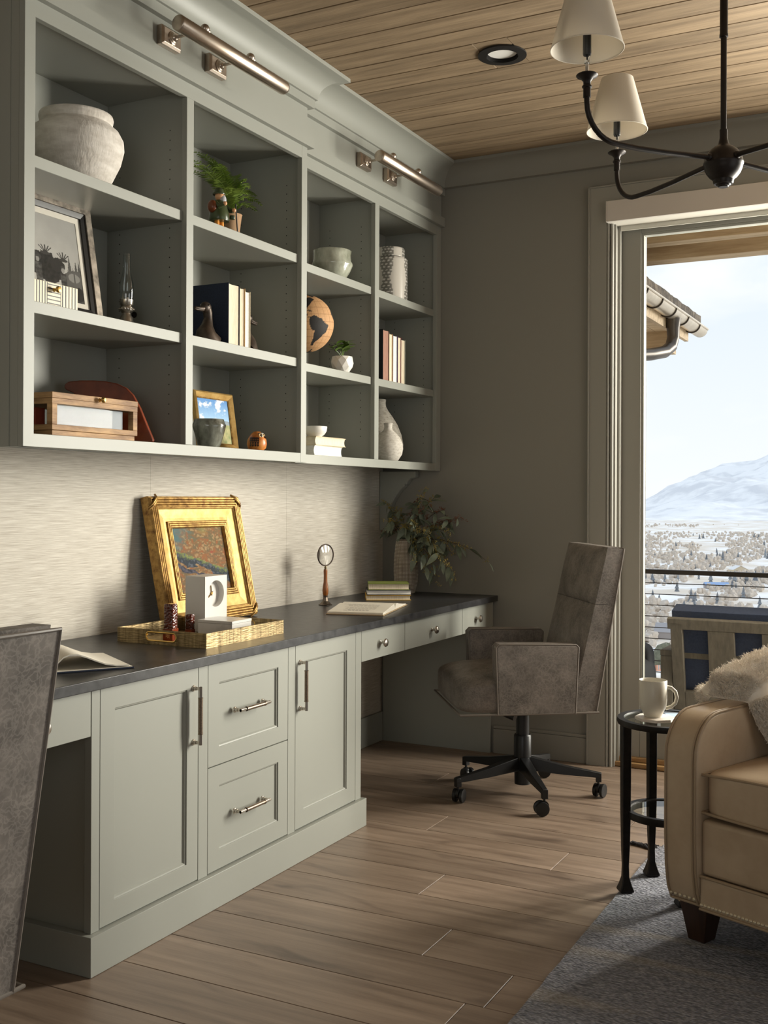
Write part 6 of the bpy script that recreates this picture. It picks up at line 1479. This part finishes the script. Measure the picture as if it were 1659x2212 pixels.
for k in range(4):
    a = radians(143.8) + k * pi / 2; d = Vector((cos(a), sin(a), 0)); V = lambda r_, z: d * r_ + Vector((0, 0, z))
    ax = [(0.050, 0.012), (0.12, 0.008), (0.22, 0.002), (0.32, -0.001), (0.392, 0.001)]
    bend = [(0.394 + 0.100 * sin(t_ * pi / 16), 0.101 - 0.100 * cos(t_ * pi / 16)) for t_ in range(1, 9)]
    part('arm', MB().tube([V(*q) for q in ax + bend + [(0.494, 0.125)]], 0.0078, 14), IRON, ch, world=False, smooth=True)
    part('arm_collar', MB().lathe([(0.0001, 0), (0.011, 0), (0.012, 0.006), (0.009, 0.012), (0.0001, 0.012)], 20, V(0.050, 0.0115), d.to_track_quat('Z', 'Y').to_matrix()), IRON, ch, world=False, smooth=True)
    cp_ = part('candle_cup', MB().lathe([(0.009, 0.112), (0.0105, 0.113), (0.0105, 0.138), (0.0135, 0.140), (0.0135, 0.144), (0.010, 0.147), (0.0105, 0.156), (0.017, 0.164), (0.0285, 0.170), (0.030, 0.173), (0.028, 0.1755), (0.0001, 0.172)], 32, V(0.494, 0)), IRON, ch, world=False, smooth=True)
    obj('post', MB().cyl(V(0.494, 0.172), V(0.494, 0.212), 0.0048, n=14).cyl(V(0.494, 0.206), V(0.494, 0.213), 0.0075, n=14).mesh('post', STEEL, smooth=True), cp_)
    obj('harp', MB().tube([V(0.494, 0.213) + Vector((0.004, 0, 0)), V(0.494, 0.235) + Vector((0.010, 0, 0)), V(0.494, 0.285) + Vector((0.010, 0, 0)), V(0.494, 0.325) + Vector((0.008, 0, 0))], 0.0022, 6).mesh('harp', STEEL, smooth=True), cp_)
    obj('socket', MB().cyl(V(0.494, 0.213), V(0.494, 0.245), 0.0025, n=8).lathe([(0.0001, 0.228), (0.0105, 0.228), (0.0115, 0.232), (0.0115, 0.300), (0.0001, 0.300)], 18, V(0.494, 0)).mesh('socket', BLACKP, smooth=True), cp_)
    obj('bulb', MB().ball(V(0.494, 0.325), (0.014, 0.014, 0.028), 16, 12).mesh('bulb', flat('frosted_bulb', (230, 226, 218), 0.3) if 'frosted_bulb' not in bpy.data.materials else bpy.data.materials['frosted_bulb'], smooth=True), cp_)
    z0, z1 = 0.245, 0.419
    sh = part('lamp_shade', MB().lathe([(0.100, z0), (0.053, z1), (0.0515, z1), (0.0985, z0), (0.100, z0)], 56, V(0.494, 0)), LIN, ch, world=False, smooth=True, ang=60)
    obj('shade_rim', MB().tube([V(0.494, z0) + Vector((0.0995 * cos(t_ * pi / 24), 0.0995 * sin(t_ * pi / 24), 0)) for t_ in range(48)], 0.0018, 6, closed=True).mesh('shade_rim', LIN, smooth=True), sh)

# ------------------------------------------------------------------ outdoors: deck, lounge chair, railing, eaves
DECKZ = -0.20
PAVE = mat('deck_stone', srgb(176, 172, 166), srgb(206, 202, 196), rough=0.85, scale=6, bump=0.2, bscale=60)
dk = struct('deck', MB().box(-3.0, 9.0, D + 0.15, 7.6, DECKZ - 0.25, DECKZ - 0.02), PAVE, 'paved deck outside the glazed door')
for i in range(14):
    for j in range(3):
        part('paver', MB().box(-2.0 + i * 0.8 + 0.003, -1.2 + i * 0.8 - 0.003, D + 0.16 + j * 0.8 + 0.003, D + 0.96 + j * 0.8 - 0.003, DECKZ - 0.02, DECKZ), PAVE, dk)
TEAK = mat('weathered_teak', srgb(84, 77, 66), srgb(100, 92, 79), rough=0.8, scale=10, stretch=(6, 6, 1), detail=8, bump=0.2, bscale=40)
lc = thing('lounge_chair', 'weathered teak outdoor lounge chair with navy cushions on the deck', 'chair', (1.75, 6.1, DECKZ), 0.0)
LX, LY = 1.215, 5.80
tilt_ = Matrix.Translation((0, LY, 0.14)) @ Matrix.Rotation(radians(13), 4, 'X') @ Matrix.Translation((0, -LY, -0.14))
def bk(nm, x0, x1, z0, z1, y0=0.0, y1=0.035, mt=TEAK): return part(nm, MB().box(x0, x1, LY + y0, LY + y1, z0, z1).xform(tilt_), mt, lc, bevel=0.003)
BW = 0.86
bk('back_post', LX + 0.065, LX + 0.125, 0.12, 0.60); bk('back_post', LX + BW - 0.125, LX + BW - 0.065, 0.12, 0.60)
bk('top_rail', LX + 0.050, LX + BW - 0.050, 0.565, 0.622)
bk('bottom_rail', LX + 0.125, LX + BW - 0.125, 0.14, 0.225)
for k in range(2): bk('slat', LX + 0.252 + k * 0.265, LX + 0.252 + k * 0.265 + 0.132, 0.225, 0.565, 0.002, 0.030)
bk('back_cushion', LX + 0.068, LX + BW - 0.068, 0.15, 0.655, 0.036, 0.15, mat('navy_canvas', srgb(36, 44, 62), srgb(46, 54, 74), rough=0.85, scale=120))
part('rear_stretcher', MB().box(LX + 0.062, LX + BW - 0.062, LY - 0.030, LY - 0.002, 0.398, 0.430), TEAK, lc, bevel=0.003)
for s in (0, 1):
    x0 = LX if s == 0 else LX + BW - 0.062
    part('rear_leg', MB().hexa([(x0, LY - 0.02, DECKZ), (x0 + 0.062, LY - 0.02, DECKZ), (x0 + 0.062, LY + 0.03, DECKZ), (x0, LY + 0.03, DECKZ)], [(x0, LY - 0.030, 0.405), (x0 + 0.062, LY - 0.030, 0.405), (x0 + 0.062, LY + 0.03, 0.405), (x0, LY + 0.03, 0.405)]), TEAK, lc, bevel=0.003)
    part('front_leg', MB().box(x0, x0 + 0.062, LY + 0.66, LY + 0.72, DECKZ, 0.405), TEAK, lc, bevel=0.003)
    part('arm', MB().box(x0 - 0.002, x0 + 0.064, LY - 0.030, LY + 0.74, 0.4055, 0.435), TEAK, lc, bevel=0.003)
    part('side_rail', MB().box(x0 + 0.01, x0 + 0.052, LY + 0.02, LY + 0.66, 0.02, 0.09), TEAK, lc)
part('seat_cushion', MB().box(LX + 0.07, LX + BW - 0.07, LY + 0.16, LY + 0.70, 0.09, 0.21), bpy.data.materials['navy_canvas'], lc, bevel=0.02, seg=3)
part('seat_frame', MB().box(LX + 0.062, LX + BW - 0.062, LY + 0.02, LY + 0.68, 0.04, 0.088), TEAK, lc)
# second, covered chair by the door
cc_ = thing('covered_chair', 'dark covered chair half hidden by the door stile outside', 'chair', (0.93, 6.1, DECKZ))
part('cover', soft_box(0.17, 0.28, 0.27, 12, 5, None, (0.91, 6.08, DECKZ + 0.271)), flat('black_cover', (15, 16, 19), 0.8), cc_, smooth=True, ang=60)
part('back', soft_box(0.15, 0.10, 0.18, 10, 5, None, (0.91, 6.24, 0.225)), bpy.data.materials['black_cover'], cc_, smooth=True, ang=60)
rl_ = thing('deck_railing', 'dark metal cable railing at the edge of the deck', 'railing', (3.0, 7.4, DECKZ))
RM = flat('rail_metal', (56, 50, 44), 0.45, metal=0.5)
part('top_rail', MB().box(-2.5, 8.5, 7.38, 7.43, 0.722, 0.752), RM, rl_, bevel=0.003)
for k in range(12): part('cable', MB().cyl((-2.5, 7.405, 0.66 - k * 0.0752), (8.5, 7.405, 0.66 - k * 0.0752), 0.003, n=6), RM, rl_)
for xx in (-2.4, -0.6, 4.6, 6.4, 8.4): part('post', MB().box(xx - 0.02, xx + 0.02, 7.385, 7.425, DECKZ - 0.02, 0.722), RM, rl_)
FIRB = mat('fir_beam', srgb(176, 150, 116), srgb(212, 188, 152), rough=0.65, scale=4, stretch=(0.6, 8, 8), detail=8)
ev_ = thing('porch_eave', 'wooden soffit and fascia beam over the deck', 'eave', (3.0, 7.2, 2.8))
for k in range(7): part('soffit_board', MB().box(-2.0, 8.5, D + 0.2 + k * 0.36, D + 0.555 + k * 0.36, 3.02, 3.05), FIRB, ev_)
part('beam', MB().box(-2.0, 8.5, 7.55, 7.70, 2.875, 3.02), FIRB, ev_, bevel=0.004)
part('inner_beam', MB().box(-2.0, 8.5, 7.20, 7.32, 2.915, 3.02), FIRB, ev_, bevel=0.004)
# neighbouring wing: roof edge, half-round gutter and downpipe
nb = thing('neighbour_roof', 'wing roof edge with shake shingles, half-round gutter and downpipe outside', 'roof', (0.4, 8.2, 2.5))
SHK = mat('shake', srgb(70, 62, 54), srgb(126, 114, 100), rough=0.9, scale=14, rnd=0.3, bump=0.4, bscale=40)
rr = random.Random(8)
for j in range(5):
    yy = 5.4
    while yy < 8.93:
        w_ = rr.uniform(0.09, 0.19); x0 = 0.752 - j * 0.22; z0 = 2.668 + j * 0.115
        part('shingle', MB().hexa([(x0, yy, z0), (x0, yy + w_ - 0.006, z0), (x0 - 0.36, yy + w_ - 0.006, z0 + 0.19), (x0 - 0.36, yy, z0 + 0.19)], [(x0, yy, z0 + 0.05 + 0.012 * rr.random()), (x0, yy + w_ - 0.006, z0 + 0.05 + 0.012 * rr.random()), (x0 - 0.36, yy + w_ - 0.006, z0 + 0.20), (x0 - 0.36, yy, z0 + 0.20)]), SHK, nb)
        yy += w_
GUT = mat('copper_grey_gutter', srgb(196, 182, 160), srgb(216, 204, 184), rough=0.3, metal=0.6, scale=6)
gp = [(0.735 + 0.062 * cos(t_), 2.622 + 0.062 * sin(t_)) for t_ in [pi + pi * k / 10 for k in range(11)]] ; gi = [(0.735 + 0.058 * cos(t_), 2.622 + 0.058 * sin(t_)) for t_ in [2 * pi - pi * k / 10 for k in range(11)]]
part('gutter', MB().prism(gp + gi, 'y', 5.4, 9.16), GUT, nb, smooth=True)
part('gutter_bead', MB().cyl((0.797, 5.4, 2.622), (0.797, 9.16, 2.622), 0.010, n=10).prism(gp, 'y', 9.155, 9.165), GUT, nb, smooth=True)
for k in range(8): part('gutter_bracket', MB().tube([(0.735 + 0.065 * cos(pi + pi * q / 12), 5.9 + k * 0.42, 2.622 + 0.065 * sin(pi + pi * q / 12)) for q in range(13)], 0.007, 6), flat('bracket_metal', (70, 62, 54), 0.5, metal=0.6) if k == 0 else bpy.data.materials['bracket_metal'], nb, smooth=True)
DSP = mat('downpipe_metal', srgb(76, 70, 64), srgb(96, 88, 80), rough=0.35, metal=0.5, scale=5)
part('downpipe', MB().tube([(0.735, 8.18, 2.57), (0.735, 8.18, 2.50), (0.735, 8.19, 2.43), (0.725, 8.16, 2.36), (0.70, 8.06, 2.31), (0.64, 7.86, 2.27), (0.40, 7.30, 2.20), (0.2, 6.9, 2.16)], [0.06, 0.048, 0.045, 0.045, 0.045, 0.045, 0.045, 0.045], 16), DSP, nb, smooth=True)
for k in range(4): part('soffit_board', MB().box(0.05 + k * 0.16, 0.205 + k * 0.16, 5.4, 8.9, 2.53, 2.55), FIRB, nb)
part('fascia', MB().box(0.66, 0.69, 5.4, 8.93, 2.50, 2.65), FIRB, nb)
part('rafter_end', MB().box(0.1, 0.66, 8.50, 8.62, 2.36, 2.53), FIRB, nb)
part('wing_wall', MB().box(-3.2, -0.4, 5.4, 8.6, -4.0, 2.53), flat('wing_siding', (150, 132, 108), 0.8), nb)
part('roof_deck', MB().hexa([(0.68, 5.4, 2.635), (0.68, 8.9, 2.635), (-2.4, 8.9, 4.25), (-2.4, 5.4, 4.25)], [(0.68, 5.4, 2.653), (0.68, 8.9, 2.653), (-2.4, 8.9, 4.268), (-2.4, 5.4, 4.268)]), SHK, nb)

# ------------------------------------------------------------------ valley, trees, houses, mountains
def wp(l, d, z): return Vector((CAM.x + _r.x * l * d + _f.x * d, CAM.y + _r.y * l * d + _f.y * d, z))
VALZ = -100.0
def terr(d):
    z = 0.4 - 0.155 * d
    return max(VALZ, z)
VAL = mat('winter_valley_haze', srgb(226, 214, 198), srgb(252, 250, 248), rough=0.95, scale=0.012, stretch=(1, 1, 1), detail=10, lo=0.42, hi=0.58)  # distance haze painted into the pale brush and snow colours
gd = MB()
ds = [9, 14, 22, 35, 55, 90, 140, 220, 340, 500, 640, 700, 900, 1200, 1600, 2200, 3000, 4200, 6000, 9500]
ls = [-0.6 + 2.4 * k / 40 for k in range(41)]
gd.add([wp(l, d, terr(d) + (0.02 * d if 20 < d < 600 else 0) * 0.15 * noise.noise(Vector((l * 4, d * 0.01, 0)))) for d in ds for l in ls], [(j * 41 + i, j * 41 + i + 1, (j + 1) * 41 + i + 1, (j + 1) * 41 + i) for j in range(len(ds) - 1) for i in range(40)])
struct('ground', gd, VAL, 'snow dusted hillside and valley floor', smooth=True, recalc=False)
SNOWM = mat('snow_mountain_haze', srgb(228, 228, 230), srgb(254, 253, 252), rough=0.95, scale=0.0042, stretch=(1, 1, 1.6), detail=12, lo=0.40, hi=0.55, bump=0.0)  # low contrast paints the distance haze into the snow
mt_ = MB()
def mz(l, d):
    ridge = [(-0.6, -60), (0.10, -90), (0.235, -60), (0.265, 105), (0.297, 190), (0.317, 235), (0.338, 300), (0.352, 335), (0.42, 420), (0.6, 520), (1.8, 500)]
    b = 0
    for (a, za), (c, zc_) in zip(ridge[:-1], ridge[1:]):
        if a <= l <= c: b = za + (zc_ - za) * (l - a) / (c - a)
    s = max(0, min(1, (d - 5200) / 2800)); base = VALZ + (b - VALZ) * (s ** 1.3)
    n_ = noise.fractal(Vector((l * 14, d * 0.0016, 3.0)), 0.8, 2.1, 7)
    return base + n_ * (26 + 75 * s) * (1 if b > -40 else 0.35) * min(1, s * 4)
nl, nd = 240, 60
mt_.add([wp(-0.6 + 2.4 * i / nl, 5200 + 3000 * j / nd, mz(-0.6 + 2.4 * i / nl, 5200 + 3000 * j / nd)) for j in range(nd + 1) for i in range(nl + 1)], [(j * (nl + 1) + i, j * (nl + 1) + i + 1, (j + 1) * (nl + 1) + i + 1, (j + 1) * (nl + 1) + i) for j in range(nd) for i in range(nl)])
single('mountain', mt_, SNOWM, 'snowy mountain ridge across the valley', 'mountain', smooth=True, recalc=False)
CON = mat('conifer_haze', srgb(112, 116, 122), srgb(146, 150, 154), rough=0.95, scale=0.6, rnd=0.15)  # lightened grey, haze painted into the conifer colour
BARE = mat('bare_tree_haze', srgb(204, 190, 174), srgb(226, 214, 200), rough=0.95, scale=0.3, rnd=0.12)  # paled towards the ground tone, haze painted into the colour
rr = random.Random(31)
def conifer(c, h_, m):
    for k in range(3):
        z0 = h_ * (0.06 + 0.27 * k); z1 = min(h_, z0 + h_ * 0.48); r_ = h_ * (0.24 - 0.06 * k)
        v = [Vector((c[0] + r_ * cos(2 * pi * q / 8) * (1 + 0.25 * rr.uniform(-1, 1)), c[1] + r_ * sin(2 * pi * q / 8), c[2] + z0)) for q in range(8)] + [Vector((c[0], c[1], c[2] + z1))]
        m.add(v, [(q, (q + 1) % 8, 8) for q in range(8)] + [tuple(range(7, -1, -1))])
    return m
def puff(c, r_, hh, m, n=7):
    v = []
    for k in range(4):
        t_ = -0.6 + 2.0 * k / 3 * 0.75; rad = r_ * (1 - 0.5 * t_ * t_)
        v += [Vector((c[0] + rad * cos(2 * pi * q / n) * rr.uniform(0.75, 1.2), c[1] + rad * sin(2 * pi * q / n) * rr.uniform(0.75, 1.2), c[2] + hh * (0.5 + 0.45 * t_) + rr.uniform(-0.1, 0.1) * hh)) for q in range(n)]
    return m.add(v, [(k * n + q, k * n + (q + 1) % n, (k + 1) * n + (q + 1) % n, (k + 1) * n + q) for k in range(3) for q in range(n)] + [tuple(range(n - 1, -1, -1)), tuple(3 * n + q for q in range(n))])
cm = conifer((0, 0, 0), 1.0, MB()).mesh('conifer', CON)
GT = 'dark conifers in the valley'
spots = [(0.258, 1330, 13), (0.270, 1350, 11), (0.300, 1300, 17), (0.318, 1330, 15), (0.322, 1290, 19), (0.333, 1310, 17), (0.341, 1280, 20), (0.348, 1330, 18), (0.289, 1380, 10), (0.296, 1750, 15), (0.311, 1820, 17), (0.282, 1900, 14), (0.325, 1850, 13), (0.265, 2000, 14), (0.350, 1900, 17), (0.330, 1120, 13), (0.306, 1060, 12), (0.345, 1020, 12)]
for l, d, h_ in spots:
    o = obj('conifer', cm); o.location = wp(l, d, terr(d) - 0.5); o.scale = (h_, h_, h_); tag(o, 'dark grey conifer standing in the hazy valley below', 'tree', GT)
o = obj('pine', puff((0, 0, 0), 2.6, 6.2, MB(), 12).mesh('pine', mat('pine_green', srgb(98, 100, 84), srgb(126, 124, 104), rough=0.95, scale=1.2))); o.location = wp(0.2575, 230, terr(230) + 0.2); tag(o, 'olive green pine on the slope above the small houses', 'tree')
vm = MB()
for k in range(9000):
    l = rr.uniform(0.16, 0.62); d = 740 * (4300 / 740) ** (rr.random() ** 0.75)
    q = noise.noise(Vector((l * 22, math.log(d) * 5, 0)))
    if q < -0.25 + 0.2 * rr.random() or 3300 < d < 3900: continue
    hh = rr.uniform(4, 9); puff(wp(l, d, VALZ - 1), hh * rr.uniform(0.35, 0.6), hh, vm, 5)
ob_ = obj('bare_woods', vm.mesh('bare_woods', BARE, smooth=True)); tag(ob_, 'hazy tan bare woods spread over the valley floor', 'woods', kind='stuff')
vm = MB()
for k in range(420):
    l = rr.uniform(0.16, 0.62); d = 800 * (3200 / 800) ** rr.random()
    if noise.noise(Vector((l * 30, math.log(d) * 7, 9))) < 0.0: continue
    conifer(wp(l, d, VALZ - 1), rr.uniform(8, 16), vm)
ob_ = obj('conifer_woods', vm.mesh('conifer_woods', CON)); tag(ob_, 'scattered grey conifers spread over the valley floor', 'woods', kind='stuff')
def house(label, l, d, w_, dp, h_, rf, wallc, roofc, rz, zadd=0.0):
    p = wp(l, d, terr(d) + zadd); T = thing('house', label, 'house', p, rz)
    part('walls', MB().prism([(-w_ / 2, 0), (w_ / 2, 0), (w_ / 2, h_), (0, h_ + rf), (-w_ / 2, h_)], 'y', -dp / 2, dp / 2), wallc, T, world=False)
    for s in (-1, 1):
        part('roof', MB().prism([(0, h_ + rf + 0.25), (s * (w_ / 2 + 0.6), h_ - 0.3), (s * (w_ / 2 + 0.6), h_ + 0.0), (0, h_ + rf + 0.6)], 'y', -dp / 2 - 0.5, dp / 2 + 0.5), roofc, T, world=False)
    for k in range(3): part('window', MB().box(-w_ / 2 + w_ * (k + 0.7) / 4, -w_ / 2 + w_ * (k + 1.15) / 4, -dp / 2 - 0.06, -dp / 2, h_ * 0.35, h_ * 0.75), flat('far_window', (120, 124, 130), 0.4) if 'far_window' not in bpy.data.materials else bpy.data.materials['far_window'], T, world=False)
    return T
SN = flat('snowy_roof', (240, 238, 236), 0.9); BR = flat('brick_wall', (176, 132, 112), 0.9); CRW = flat('cream_wall', (214, 198, 170), 0.9); BLR = flat('blue_roof', (158, 184, 222), 0.9); GRW = flat('grey_wall', (168, 160, 156), 0.9)
house('long low building with a bright blue roof in the valley', 0.305, 1240, 14, 26, 4, 2.5, GRW, BLR, YAW + 1.45, 0)
house('brick house with pale gabled roof above the lounge chair', 0.298, 800, 22, 14, 5, 6, BR, flat('tan_roof', (214, 196, 168), 0.9), YAW + 0.6)
house('small brick house with snowy roof right of the gabled one', 0.347, 760, 15, 12, 4, 4, BR, SN, YAW + 0.3)
house('grey house with snowy roof at the left of the view', 0.258, 800, 22, 12, 5, 5, GRW, flat('slate_roof', (170, 166, 166), 0.9), YAW + 1.2)
house('brown house with snowy roof on the near slope beside the door frame', 0.2395, 270, 9, 8, 3, 2.4, BR, SN, YAW + 1.1)
house('cream house with snowy roof far across the valley', 0.325, 1500, 22, 14, 5, 5, CRW, SN, YAW + 0.2)
